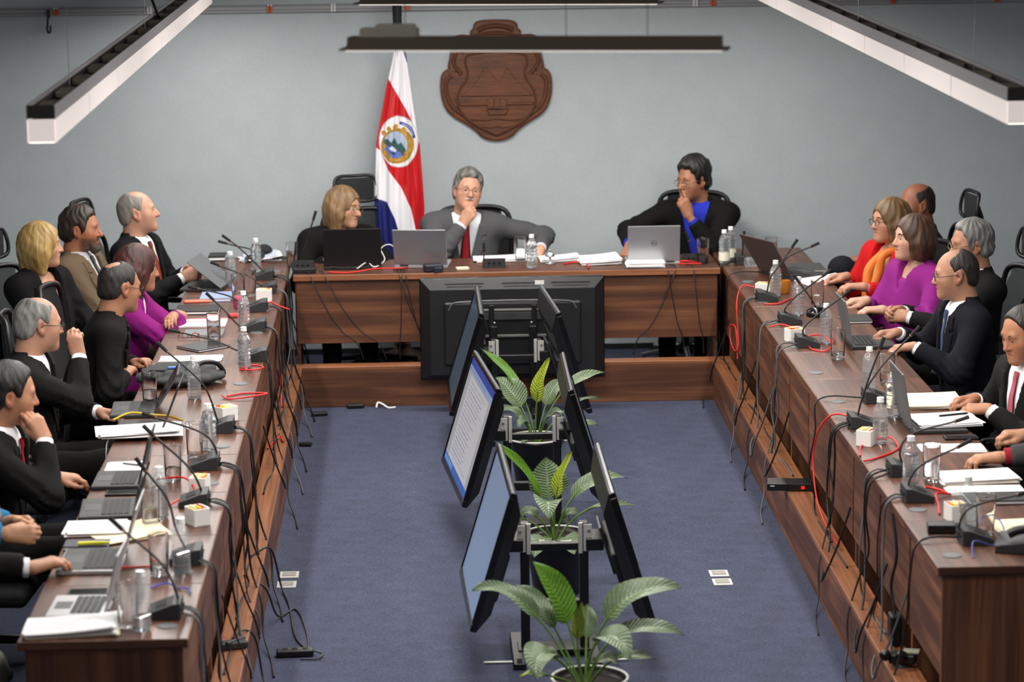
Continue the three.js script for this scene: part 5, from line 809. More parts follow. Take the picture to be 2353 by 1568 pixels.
  const [bm, bM] = bnd([q(.2, -.05, 0), q(-.2, -.05, 0), n, shl, shr, knL, knR, anL, anR, ...['L', 'R'].flatMap(K => [arms[K].E, arms[K].W])], .15);
  const cells = s.far ? [.026, .0046, .0048, .0145] : [.026, .0038, .0042, .013];
  const g1 = colourize(surfaceNet(bodyF, bm, bM, cells[0]), () => skin);
  const hk = s.face ?? {}, hg = headGeo(hk, cells[1]).clone(); colourize(hg, (x, y, z) => { let c = skin; const lip = Math.exp(-((y + .0665) ** 2 / .00009 + x * x / .0005)) * (z > .07 ? 1 : 0), nose = Math.exp(-(((y + .03) ** 2 + x * x) / .0005)) * (z > .085 ? 1 : 0), chk = Math.exp(-(((Math.abs(x) - .045) ** 2 + (y + .03) ** 2) / .0006)), ear = Math.abs(x) > .078 && y < .03 && y > -.05 ? 1 : 0; c = mix3(c, red, Math.min(1, lip * (s.lips ?? .75) + nose * .35 + chk * .3 + ear * .45)); c = c.map(v => v * (1 + .05 * wob(x * 5, y * 5, z * 5)));
    if (s.beard !== undefined) { const b = (y < -.035 ? 1 : 0) * sstep(-.01, .02, z) * (1 - Math.exp(-((y + .067) ** 2 / .0001 + x * x / .0003))) * sstep(-.035, -.06, y) + (z > .08 && Math.abs(y + .05) < .008 && Math.abs(x) < .03 ? .8 : 0); c = mix3(c, beardC, Math.min(1, b * (s.beardK ?? .9)) * (.75 + .25 * wob(x * 20, y * 20, z * 20))); }
    if (s.scalp) { const b = sstep(.02, .05, y + (z < 0 ? .04 : -.02)); c = mix3(c, mix3(skin, hairC, .6), b * s.scalp * (z < .04 ? 1 : .3)); }
    return c; });
  const hs = s.head_scale ?? 1, HM = new THREE.Matrix4().makeBasis(hl, hu, hf).scale(V(hs, hs, hs)).setPosition(hc); hg.applyMatrix4(HM);
  const parts = [g1, hg]; for (const K of ['L', 'R']) if (!s[K]?.hide) { const h = arms[K].hand, wr = capF(arms[K].E.clone().lerp(arms[K].W, .7), arms[K].W, .029 * k, .0215 * k), f = (x, y, z) => smin(h.f(x, y, z), wr(x, y, z), .012); parts.push(colourize(surfaceNet(f, h.mn.clone().subScalar(.03), h.mx.clone().addScalar(.03), cells[2]), (x, y, z) => skin.map(v => v * (.98 + .06 * wob(x * 6, y * 6, z * 6))))); }
  for (const g of parts) g.setAttribute('uv', new THREE.Float32BufferAttribute(new Float32Array(g.attributes.position.count * 2), 2));
  mesh('body', mergeGeometries(parts), skinM, o);
  // --- face details
  const toL = (x, y, z) => V(x, y, z).applyMatrix4(HM);
  for (const sg of [-1, 1]) { const e = mesh('eye', new THREE.SphereGeometry(.0125, 14, 10).applyMatrix4(new THREE.Matrix4().makeTranslation(sg * .031, -.001, .0735)).applyMatrix4(HM), eyeW, o); mesh('iris', new THREE.SphereGeometry(.0072, 10, 8).applyMatrix4(new THREE.Matrix4().makeTranslation(sg * .031 + (s.gaze ?? 0) * .004, -.001, .0802)).applyMatrix4(HM), irisM, e);
    mesh('eyebrow', tube([[sg * .014, .021, .09], [sg * .03, .026, .088], [sg * .047, .02, .077]].map(p => toL(...p).toArray()), .0034, 10, 6), s.browM ?? std(s.brow ?? s.hair?.c ?? 0x221a14, .8), o); }
  if (s.moustache) mesh('moustache', uniGeo(tube([[-.03, -.062, .08], [-.014, -.052, .093], [0, -.05, .096], [.014, -.052, .093], [.03, -.062, .08]].map(p => toL(...p).toArray()), .0065, 20, 8)), std(s.moustache, .9), o);
  if (s.beardMesh) { const bf = uniF([capF(V(-.045, -.07, .05), V(-.02, -.108, .078), .016, .018), capF(V(.045, -.07, .05), V(.02, -.108, .078), .016, .018), capF(V(-.02, -.112, .075), V(.02, -.112, .075), .024, .024)], .02), g = surfaceNet((x, y, z) => bf(x, y, z) + .002 * wob(x * 5, y * 5, z * 5), V(-.09, -.16, 0), V(.09, -.03, .13), .004).applyMatrix4(HM); mesh('beard', g, std(s.beardMesh, .9), o); }
  if (s.hair) { const h = { rough: .0018, t: .012, ...s.hair }, long = h.style !== 'short', g = surfaceNet(hairField(h), V(-.14, long ? -.3 : -.15, -.15), V(.14, .17, .14), long ? .005 : .0044), c2 = lin(h.c2 ?? h.c), hp_ = g.attributes.position, huv = new Float32Array(hp_.count * 2); for (let i = 0; i < hp_.count; i++) { const x = hp_.getX(i), y = hp_.getY(i), z = hp_.getZ(i); huv[2 * i] = Math.abs(Math.atan2(x, z + .03)) * .32 + .06 * Math.sin(y * 30 + x * 12) * (long ? .3 : 1); huv[2 * i + 1] = y * (long ? 1.6 : 4) + z * (long ? .3 : 2); } g.setAttribute('uv', new THREE.BufferAttribute(huv, 2)); colourize(g, (x, y, z) => { const t = Math.max(0, Math.min(1, .5 + .45 * wob(x * 1.5, y * .6, z * 1.5) + .25 * Math.sin(Math.atan2(x, z + .02) * 11 + y * 9))); return mix3(hairC, c2, t); }); g.applyMatrix4(HM); mesh('hair', g, hairM, o); }
  if (s.specs) { const m = s.specs === 'gold' ? frameGold : frameM, gs = mesh('spectacles', merge([...[-1, 1].map(sg => new THREE.TorusGeometry(.0225, .0017, 6, 24).scale(1, .78, 1).translate(sg * .031, -.004, .1).applyMatrix4(HM)), ...[-1, 1].map(sg => tube([[sg * .053, .002, .1], [sg * .072, .004, .06], [sg * .083, .004, -.008], [sg * .083, -.01, -.022]].map(p => toL(...p).toArray()), .0016, 14, 5)), tube([[-.009, 0, .101], [0, .004, .104], [.009, 0, .101]].map(p => toL(...p).toArray()), .0016, 8, 5)]), m, o); for (const sg of [-1, 1]) mesh('lens', new THREE.CircleGeometry(.0215, 20).scale(1, .78, 1).translate(sg * .031, -.004, .1).applyMatrix4(HM), lensM, gs); }
  // --- clothes
  const tf = p => [p.dot(Lx), p.dot(T), p.dot(Fz)], up0 = n.clone().sub(p0).dot(T), vTop = up0 - .015, vBot = s.vb ?? .17, vW = s.vw ?? .078;
  const tz = (x, y, z) => { const a = x - p0.x, b = y - p0.y, c = z - p0.z; return [a * Lx.x + b * Lx.y + c * Lx.z, a * T.x + b * T.y + c * T.z, a * Fz.x + b * Fz.y + c * Fz.z]; };
  const sleeve = (K, infl, t1, rEnd) => { const a = arms[K], d = a.W.clone().sub(a.E), c = a.E.clone().addScaledVector(d, t1), u = d.clone().normalize(), fold = a.E, up_ = capF(a.S, a.E, .052 * k + infl, .045 * k + infl), fo = capF(a.E, c, .047 * k + infl, rEnd); return (x, y, z) => { const pl = (x - c.x) * u.x + (y - c.y) * u.y + (z - c.z) * u.z, e2 = (x - fold.x) ** 2 + (y - fold.y) ** 2 + (z - fold.z) ** 2, wr = Math.exp(-e2 / .02) * .008 * Math.sin((x * 1.3 + y * 1.7 + z) * 75); return smin(up_(x, y, z) + wr, smax(fo(x, y, z) + wr, pl, .006), .03); }; };
  const shirtCol = s.shirt, jk = s.jacket;
  const tJ = uniF(torso(.02), .07), sL = sleeve('L', .014, s.slv ?? .9, .044 * k), sR = sleeve('R', .014, s.slv ?? .9, .044 * k), col = capF(n.clone().addScaledVector(T, -.085), n.clone().addScaledVector(T, .012).addScaledVector(Fz, -.012), .082, .07);
  const jf = (x, y, z) => { const [u, v, w] = tz(x, y, z); let d = smin(tJ(x, y, z), smax(col(x, y, z), v - (up0 + .012 + Math.max(-.02, -w * .5)), .008), .02);
    const vw = vW * Math.max(0, (v - vBot) / (vTop - vBot)), inV = Math.max(Math.abs(u) - vw, -w, vBot - v);
    if (s.open !== false) d = Math.max(d, -inV); d = Math.max(d, -(v + .1));
    d = smin(d, Math.min(sL(x, y, z), sR(x, y, z)), .03); return d + .0045 * wob(x * .8, y * .55, z * .8); };
  const [jm, jM] = bnd([q(.22, -.1, 0), q(-.22, -.1, 0), n.clone().add(V(0, .05, 0)), shl, shr, ...['L', 'R'].flatMap(K => [arms[K].E, arms[K].W])], .13);
  mesh(s.jname ?? 'jacket', surfaceNet(jf, jm, jM, cells[3]), cloth(jk, s.jrough ?? .85), o);
  if (s.lapel !== false && s.open !== false) { const lf2 = (x, y, z) => { const [u, v, w] = tz(x, y, z), au = Math.abs(u), vw = vW * Math.max(0, (v - vBot) / (vTop - vBot)), wid = .012 + .05 * Math.min(1, Math.max(0, (v - vBot) / .2)), notch = v > up0 - .115 && v < up0 - .1 && au > vw + wid * .55 ? .01 : -1; return Math.max(tJ(x, y, z) - .0065, -tJ(x, y, z) - .006, vw - .004 - au, au - vw - wid, vBot + .01 - v, v - (up0 - .03), .03 - w, notch); }, [la, lb] = bnd([q(.11, vBot, .05), q(-.11, vBot, .05), q(.1, up0, 0), q(-.1, up0, 0), q(0, .3, .2)], .03); mesh('lapels', surfaceNet(lf2, la, lb, .0055), cloth(jk, s.jrough ?? .85), o); }
  const inner = uniF(torso(.006), .06), colS = capF(n.clone().addScaledVector(T, -.06), n.clone().addScaledVector(T, .04), .066, .0605), sf = (x, y, z) => { const [u, v, w] = tz(x, y, z); let d = inner(x, y, z); if (s.collar !== false) d = smin(d, smax(colS(x, y, z), v - (up0 + .028 - w * .35), .004), .012); else d = smax(d, v - (up0 - .035 - Math.max(0, w) * .5), .01); return Math.max(d, .1 - v); };
  const [sm, sM] = bnd([q(.2, .1, 0), q(-.2, .1, 0), n.clone().add(V(0, .06, 0)), shl, shr], .1);
  if (shirtCol !== undefined) { mesh(s.sname ?? 'shirt', surfaceNet(sf, sm, sM, .009), cloth(shirtCol, .8), o);
    for (const K of ['L', 'R']) if (s.cuff !== false && !s[K]?.hide) { const a = arms[K], d = a.W.clone().sub(a.E), c1 = a.E.clone().addScaledVector(d, (s.slv ?? .9) - .12), c2 = a.E.clone().addScaledVector(d, (s.slv ?? .9) + .065); mesh('cuff', bar(c1.toArray(), c2.toArray(), .037 * k, .034 * k, 18), cloth(s.cuffC ?? shirtCol, .8), o); } }
  if (s.tie !== undefined) { const ring = [], march = v => { let w = .32; for (let i = 0; i < 60; i++) { const p = q(0, v, w), d = sf(p.x, p.y, p.z); if (d < .002 || w < .02) break; w -= Math.max(.001, Math.min(.03, d * .8)); } return w + .006; };
    const pos = [], idx = [], NV = 16; for (let j = 0; j <= NV; j++) { const t = j / NV, v = up0 - .02 - (up0 - .02 - (vBot - .0)) * t, w = march(v), hw = j < 2 ? .019 : .015 + .026 * Math.min(1, t * 1.1), th = j < 2 ? .012 : .005; for (const [a, b] of [[-hw, 0], [-hw * .5, th * .7], [0, th], [hw * .5, th * .7], [hw, 0], [0, -.004]]) { const p = q(a, v, w + b); pos.push(p.x, p.y, p.z); } }
    for (let j = 0; j < NV; j++) for (let i = 0; i < 6; i++) { const a = j * 6 + i, b = j * 6 + (i + 1) % 6; idx.push(a, b, a + 6, b, b + 6, a + 6); } const g = new THREE.BufferGeometry(); g.setAttribute('position', new THREE.Float32BufferAttribute(pos, 3)); g.setIndex(idx); g.computeVertexNormals(); mesh('tie', g, cloth(s.tie, .55), o); }
  if (s.scarf !== undefined) { const march = (u, v) => { let w = .32; for (let i = 0; i < 60; i++) { const p = q(u, v, w), d = jf(p.x, p.y, p.z); if (d < .002 || w < .02) break; w -= Math.max(.001, Math.min(.03, d * .7)); } return w + .008; }; for (const sg of [-1, 1]) mesh('scarf', tube([q(sg * .07, up0 - .01, -.02), q(sg * .055, up0 - .05, march(sg * .075, up0 - .05) + .012), q(sg * .045, up0 - .14, march(sg * .075, up0 - .14) + .008), q(sg * .03, up0 - .24, march(sg * .06, up0 - .24) + .006), q(sg * .03, up0 - .33, march(sg * .05, up0 - .33))].map(p => p.toArray()), .024, 24, 8), std(s.scarf, .7), o); }
  if (s.legs !== false) { const lf = uniF([...legs(.012), ellF(q(0, -.01, -.005), [.165 * wd * k, .105 * k, .118 * k], Lx, T, Fz)], .05), lc = (x, y, z) => smax(lf(x, y, z) + .003 * wob(x, y, z), .075 - y, .006), [lm, lM] = bnd([q(.16, 0, 0), q(-.16, 0, 0), knL, knR, anL, anR], .14); mesh(s.skirt ? 'skirt' : 'trousers', surfaceNet(lc, lm, lM, .018), cloth(s.trousers ?? jk), o);
    for (const A of [anL, anR]) { const t = A.clone().addScaledVector(F, .15), sh = uniF([capF(V(A.x, A.y - .055, A.z).addScaledVector(F, -.03), V(t.x, A.y - .066, t.z), .042, .034), capF(A, V(A.x, A.y - .05, A.z), .042, .045)], .03), [a, b] = bnd([A, t, V(A.x, A.y - .1, A.z)], .09); mesh('shoe', surfaceNet((x, y, z) => smax(sh(x, y, z), A.y - .098 - y, .004), a, b, .011), std(0x0f0d0c, .3), o); } }
  return { o, P0, F, T, hip: P0 };
}
const uniGeo = g => g;
// ---------------------------------------------------------------- the people in the room
const PPL = {};
const GREYS = { style: 'short', c: 0x8d8a86, c2: 0xb7b4ae };
PPL.H1 = person({ label: 'person with long light brown hair and glasses, dressed in black at the head desk', head: [-.942, 1.05, -.68], yaw: 12, hyaw: 62, hp: 6, hr: -4, lean: 18, face: { f: 1, nose: 1.15 }, skin: 0xd0a184, hair: { style: 'long', c: 0x6d4f33, c2: 0x9a7a52, len: .2, rough: .002 }, specs: 'gold', jacket: 0x080809, lapel: false, shirt: 0x101011, vb: .3, vw: .05, collar: true, cuff: false, L: { w: [-.76, .775, -.44], c: [.3, .3, .3, .3, .3] }, R: { w: [-1.03, .775, -.44] }, far: 1 });
PPL.H2 = person({ label: 'person with grey hair and a moustache in a grey suit with a red tie', head: [-.199, 1.12, -.78], yaw: 2, hyaw: 10, hp: -8, hr: -9, lean: 4, side: .05, w: 1.1, belly: 1.1, face: { jowl: .8, nose: 1.1 }, skin: 0xcf9c82, hair: { style: 'short', c: 0x4f4c49, c2: 0x8b8883, t: .02, up: .008, front: .08, rough: .004 }, moustache: 0xb5a99c, specs: 'gold', brow: 0x77716a, jacket: 0x4b4c4e, shirt: 0xcfd4da, tie: 0x8c1420, vb: .12, vw: .085,
  R: { w: [-.232, .945, -.62], e: [-.9, -.8, .4], d: [.55, .78, .12], p: [.2, -.1, -1], c: [.45, .75, .85, .9, .35] }, L: { w: [.225, .785, -.6], e: [1.6, .2, -.6], d: [-.3, -.5, .5], c: [.5, .5, .5, .5, .4] } });
PPL.H3 = person({ label: 'person with black hair resting the chin on a hand, dark suit over a blue shirt', head: [1.162, 1.155, -.85], yaw: -18, hyaw: -52, hp: 5, hr: 0, lean: 14, side: .0, w: 1.05, face: { nose: 1.2 }, skin: 0xb07a5c, hair: { style: 'short', c: 0x0d0c0c, c2: 0x2a2724, t: .024, front: .078, up: .014, rough: .0035, side: -.03 }, specs: 'gold', jacket: 0x0b0a0a, shirt: 0x2433b0, vb: .1, vw: .085, slv: .78,
  L: { w: [1.118, .965, -.68], e: [.8, -1.2, .2], d: [-.35, .9, .05], p: [-.3, 0, -1], c: [.12, .7, .8, .85, .3] }, R: { w: [.755, .79, -.6], e: [-.6, .5, -.4], d: [-.25, -.35, .5], c: [.35, .35, .4, .4, .4] } });
PPL.L1 = person({ label: 'balding grey haired person in a dark suit and rust tie looking up', head: [-2.083, 1.15, .126], yaw: 72, hyaw: 96, hp: -7, lean: -4, face: { jowl: .9, nose: 1.2 }, skin: 0xcd9c84, hair: { style: 'short', c: 0x7a7570, c2: 0xa09a92, t: .006, temple: .015, front: .1, rough: .0012, bald: [[[0, .13, .05], [.07, .05, .09]]] }, scalp: .3, brow: 0x8a837a, jacket: 0x09090b, shirt: 0xe8e9ee, tie: 0x7c3a28, vb: .12, vw: .085,
  R: { w: [-1.835, .78, .2], e: [-.3, -.6, .4], d: [.8, .25, .1], p: [-.2, -.2, -1], c: [.55, .6, .65, .7, .5] }, L: { w: [-1.82, .8, .1], d: [.7, .3, .4], p: [.1, -.3, 1], c: [.5, .55, .6, .6, .4] } });
PPL.L2 = person({ label: 'bearded person with dark hair in a brown tweed jacket leaning back', head: [-2.355, 1.12, .54], yaw: 76, hyaw: 84, hp: 2, lean: -12, w: 1.1, belly: 1.2, face: { jowl: .5, nose: 1.25 }, skin: 0xb27657, hair: { style: 'short', c: 0x1c1512, c2: 0x3a2c24, t: .018, front: .075, rough: .003, nape: -.1, side: -.04 }, beard: 0x2a201b, beardMesh: 0x3a302a, jacket: 0x5d4f3e, jrough: .95, shirt: 0xc9c9cc, tie: 0x4c4a4c, vb: .1, vw: .09 });
PPL.L3 = person({ label: 'person with straight blonde hair in a black jacket over a pink top', head: [-2.517, 1.1, .98], yaw: 62, hyaw: 100, hp: 2, lean: -8, face: { f: 1 }, skin: 0xd0a084, hair: { style: 'long', c: 0x9a7a42, c2: 0xc9a766, len: .15, rough: .0022, w: 1.06 }, jacket: 0x080709, lapel: false, shirt: 0xb06a7c, sname: 'top', collar: false, vb: .02, vw: .09, cuff: false });
PPL.L4 = person({ label: 'person with dark red hair in a purple cardigan, arms folded on the desk', head: [-1.955, 1.05, 1.516], yaw: 84, hyaw: 108, hp: 6, lean: 12, k: .93, w: .92, hs: .88, face: { f: 1 }, skin: 0xb98468, hair: { style: 'long', c: 0x2a1312, c2: 0x55231d, len: .2, rough: .002 }, jacket: 0x7a1468, jname: 'cardigan', lapel: false, shirt: 0xe6dfe2, sname: 'blouse', vb: .1, vw: .05, cuff: false,
  R: { w: [-1.74, .79, 1.5], e: [.6, -.3, .6], d: [-.1, 0, -1], p: [-.3, -.9, 0], c: [.4, .45, .5, .5, .3] }, L: { w: [-1.77, .81, 1.62], e: [.5, -.3, -.6], d: [-.1, 0, 1], p: [.2, -.9, 0], c: [.25, .3, .3, .35, .3] } });
PPL.L5 = person({ label: 'person in a black suit with a small bald spot, seen from behind, leaning forward', head: [-1.95, 1.1, 2.42], yaw: 96, hyaw: 124, hp: 8, lean: 20, w: 1.12, belly: 1.1, face: { jowl: .4 }, skin: 0xb07c60, hair: { style: 'short', c: 0x14100e, c2: 0x2c2420, t: .006, side: .0, nape: -.075, front: .085, rough: .0014, bald: [[[0, .125, -.055], [.034, .04, .036]]] }, specs: 'dark', jacket: 0x0a0909, shirt: 0x1c1c1f, cuff: false, L: { w: [-1.9, .7, 2.3] }, R: { w: [-1.93, .69, 2.54], e: [.2, -.6, .4] } });
PPL.L6 = person({ label: 'grey haired balding person adjusting glasses with a raised hand', head: [-2.2, 1.115, 3.49], yaw: 88, hyaw: 116, hp: 6, lean: 10, w: 1.1, belly: 1.15, face: { jowl: .6 }, skin: 0xc4937a, hair: { style: 'short', c: 0x5d5b59, c2: 0x9c9a97, t: .009, temple: .015, front: .1, rough: .002, bald: [[[0, .14, .03], [.062, .06, .085]]] }, scalp: .4, specs: 'dark', jacket: 0x0d0c0b, shirt: 0xf0f0f3,
  R: { w: [-2.035, .955, 3.42], e: [.9, -1, .5], d: [-.22, .9, -.05], p: [.2, 0, -1], c: [.45, .5, .55, .6, .4] }, L: { w: [-1.96, .67, 3.32] } });
PPL.L7 = person({ label: 'dark haired person in a black suit propping a cheek on one hand', head: [-2.12, 1.1, 4.95], yaw: 86, hyaw: 104, hp: 8, hr: 4, lean: 12, w: 1.1, face: { jowl: .4 }, skin: 0xbb8567, hair: { style: 'short', c: 0x0d0c0c, c2: 0x262220, t: .016, front: .078, rough: .002 }, jacket: 0x0b0a0a, shirt: 0xeeeef2, tie: 0xa3161e, vb: .1, vw: .08,
  R: { w: [-1.985, .93, 5.02], e: [.9, -1.2, .6], d: [-.42, .85, -.1], p: [-.55, .1, -.7], c: [.3, .4, .5, .55, .35] }, L: { w: [-2.0, .68, 4.62], e: [0, -.5, -.5], d: [.8, -.1, -.15], p: [0, -1, 0], c: [.3, .35, .4, .4, .3] } });
PPL.L8 = person({ label: 'person with bright blue sleeves and hands clasped on the desk edge', head: [-2.45, 1.1, 5.78], yaw: 80, hyaw: 80, lean: 14, face: { f: 1 }, skin: 0xc0906f, hair: { style: 'long', c: 0x1c1513, c2: 0x3a2c26, len: .14 }, jacket: 0x1f6c94, jname: 'sweater', lapel: false, open: false, shirt: 0x1f6c94, sname: 'collar', cuff: false, slv: .93, trousers: 0x17181c,
  R: { w: [-2.0, .79, 5.98], e: [.2, -.8, .6], d: [.9, -.05, -.1], p: [-.2, -.3, -1], c: [.5, .55, .6, .6, .5] }, L: { w: [-2.01, .8, 5.86], e: [.2, -.5, -.6], d: [.85, .05, .3], p: [0, -.4, 1], c: [.45, .5, .5, .55, .4] } });
PPL.L9 = person({ label: 'person in a black suit with one hand on the laptop keyboard', head: [-2.42, 1.12, 6.32], yaw: 84, hyaw: 90, lean: 14, w: 1.08, skin: 0xc29072, hair: { style: 'short', c: 0x1a1614, c2: 0x342c28 }, jacket: 0x0b0b0b, shirt: 0xe9e9ee,
  R: { w: [-1.845, .795, 6.46], e: [.2, -.7, .7], d: [.75, .12, -.45], p: [0, -1, 0], c: [.25, .28, .3, .32, .3] }, L: { w: [-2.04, .87, 6.02], e: [.8, -1.2, -.4], d: [-.1, .9, .1], p: [-.6, 0, .8], c: [.6, .65, .7, .7, .5] } });
PPL.L10 = person({ label: 'person in grey trousers with hands resting in the lap beside the desk end', head: [-2.37, 1.12, 6.97], kneeR: [-1.94, .6, 6.98], yaw: 92, hyaw: 90, lean: 2, skin: 0xc29072, hair: { style: 'short', c: 0x3a3532, c2: 0x55504c }, jacket: 0x26272a, shirt: 0xe4e4e8, trousers: 0x6d6f68,
  R: { w: [-2.06, .7, 6.98], e: [0, -.8, .6], d: [.9, -.1, -.1], p: [0, -.8, -.5], c: [.5, .55, .6, .6, .5] }, L: { w: [-2.05, .71, 6.88], d: [.85, -.1, .15], c: [.5, .5, .55, .55, .4] } });
PPL.R1 = person({ label: 'bald person with crossed legs in dark clothes half hidden behind the red jacket', head: [2.365, 1.1, .0], yaw: -82, hyaw: -78, hp: 4, lean: -8, face: { jowl: .5 }, skin: 0x9a6248, hair: { style: 'short', c: 0x1d1613, c2: 0x30261f, t: .005, temple: .025, front: .1, rough: .001, bald: [[[0, .13, .03], [.085, .07, .11]]] }, brow: 0x2a201b, jacket: 0x18181a, shirt: 0xd8d8dc, trousers: 0x14151d, kneeL: [1.93, .74, .06], ankL: [1.97, .42, -.2],
  L: { w: [2.04, .79, .05], d: [-.9, -.1, -.1], p: [0, -1, 0], c: [.4, .45, .5, .5, .4] }, R: { w: [2.05, .78, -.05], d: [-.9, -.1, .2], c: [.4, .45, .5, .5, .4] }, far: 1 });
PPL.R2 = person({ label: 'person with brown bobbed hair and glasses in a red jacket with an orange scarf', head: [2.111, 1.1, .6], yaw: -62, hyaw: -70, hp: 2, lean: -6, face: { f: 1, jowl: .4 }, skin: 0xc7937a, hair: { style: 'long', c: 0x5b4226, c2: 0x8a6c42, len: .12, w: 1.08, rough: .0025 }, specs: 'dark', jacket: 0xb00f14, lapel: false, shirt: 0xd8c37c, sname: 'blouse', collar: false, vb: .06, vw: .085, scarf: 0xd4732c, cuff: false, trousers: 0x1a1a1e,
  L: { w: [1.905, .79, .98], e: [.2, -.7, .6], d: [-.95, .05, -.1], p: [0, -1, 0], c: [.3, .35, .4, .4, .3] }, R: { w: [1.87, .79, .62], d: [-.9, 0, .1], c: [.35, .4, .4, .4, .4] }, far: 1 });
PPL.R3 = person({ label: 'person with brown hair and an earring in a purple jacket, hands on the desk', head: [2.12, 1.1, 1.257], yaw: -68, hyaw: -76, hp: 0, lean: -4, face: { f: 1 }, skin: 0xd6a890, hair: { style: 'long', c: 0x3a241a, c2: 0x6a4731, len: .12, rough: .002 }, jacket: 0x7e1d72, lapel: false, shirt: 0x7e1d72, sname: 'top', collar: false, vb: .36, vw: .07, cuff: false, trousers: 0x15151a,
  L: { w: [1.90, .775, 1.62], e: [.3, -.6, .7], d: [-.9, .0, -.1], p: [0, -1, 0], c: [.35, .4, .4, .45, .4] }, R: { w: [1.86, .78, 1.36], d: [-.95, 0, .1], p: [0, -1, 0], c: [.3, .35, .35, .4, .3] }, far: 1 });
PPL.R4 = person({ label: 'person with thick grey hair in a black suit holding both hands together', head: [2.33, 1.13, 1.73], yaw: -76, hyaw: -80, hp: 4, lean: -6, w: 1.08, face: { jowl: .3 }, skin: 0xb98468, hair: { style: 'short', c: 0x6b6a68, c2: 0x9b9a97, t: .02, front: .085, rough: .0035, side: -.03 }, specs: 'gold', jacket: 0x0c0c0d, shirt: 0xd9dce4, tie: 0x3c465c, vb: .1, vw: .08,
  L: { w: [2.0, .765, 1.78], e: [.2, -.8, .6], d: [-.8, .05, -.35], p: [0, -.5, -1], c: [.55, .6, .65, .65, .5] }, R: { w: [1.99, .775, 1.68], d: [-.8, .05, .4], p: [0, -.4, 1], c: [.5, .55, .6, .6, .4] }, far: 1 });
PPL.R5 = person({ label: 'balding person with glasses in a navy suit seen from behind', head: [2.106, 1.1, 2.48], yaw: -84, hyaw: -98, hp: 6, lean: 6, w: 1.06, face: { jowl: .3 }, skin: 0xc08f74, hair: { style: 'short', c: 0x171412, c2: 0x35302c, t: .007, temple: .028, side: -.0, front: .1, rough: .0014, bald: [[[0, .125, .055], [.075, .075, .085]]] }, scalp: .3, specs: 'dark', jacket: 0x0b0c16, shirt: 0xf0f1f5, tie: 0x44506c, vb: .1, vw: .08,
  L: { w: [1.87, .785, 2.7], e: [.2, -.7, .7], d: [-.9, -.05, .0], p: [0, -1, 0], c: [.4, .45, .5, .5, .4] }, R: { w: [1.85, .79, 2.35], d: [-.95, 0, .1], c: [.4, .4, .4, .4, .4] } });
PPL.R6 = person({ label: 'person with short dark hair in a black suit and pink tie reading papers', head: [2.09, 1.1, 4.08], yaw: -72, hyaw: -66, hp: 16, lean: 4, w: 1.08, belly: 1.1, face: { jowl: .6 }, skin: 0xb98060, hair: { style: 'short', c: 0x1a1411, c2: 0x33281f, t: .008, front: .09, rough: .0014 }, jacket: 0x0f0f0f, shirt: 0xf2f2f4, tie: 0xb05a68, vb: .08, vw: .09,
  L: { w: [1.92, .795, 4.2], e: [.2, -.7, .7], d: [-.85, .0, -.2], p: [0, -.9, -.3], c: [.45, .5, .5, .55, .4] }, R: { w: [1.9, .8, 4.0], d: [-.9, 0, .25], p: [0, -.9, .3], c: [.4, .45, .5, .5, .3] } });
PPL.R7 = person({ label: 'person in a grey jacket with a red cuff reaching over the papers', head: [2.42, 1.14, 4.9], yaw: -86, hyaw: -80, lean: 8, w: 1.05, skin: 0xbe8b6b, hair: { style: 'short', c: 0x3b3632, c2: 0x5a5550 }, jacket: 0x3a3c3c, shirt: 0xe6e6ea, cuffC: 0x8a1a28, slv: .86,
  L: { w: [1.775, .79, 5.08], e: [.2, -.7, .7], d: [-.97, -.03, .0], p: [0, -1, 0], c: [.35, .4, .45, .5, .35] }, R: { w: [1.97, .79, 4.68], d: [-.9, .05, .05], p: [0, -1, 0], c: [.45, .5, .55, .55, .4] } });
{ const r = PPL.R3.o; mesh('earring', new THREE.SphereGeometry(.007, 10, 8).translate(2.155 - r.position.x, 1.062, 1.337 - r.position.z), M.white, r); }
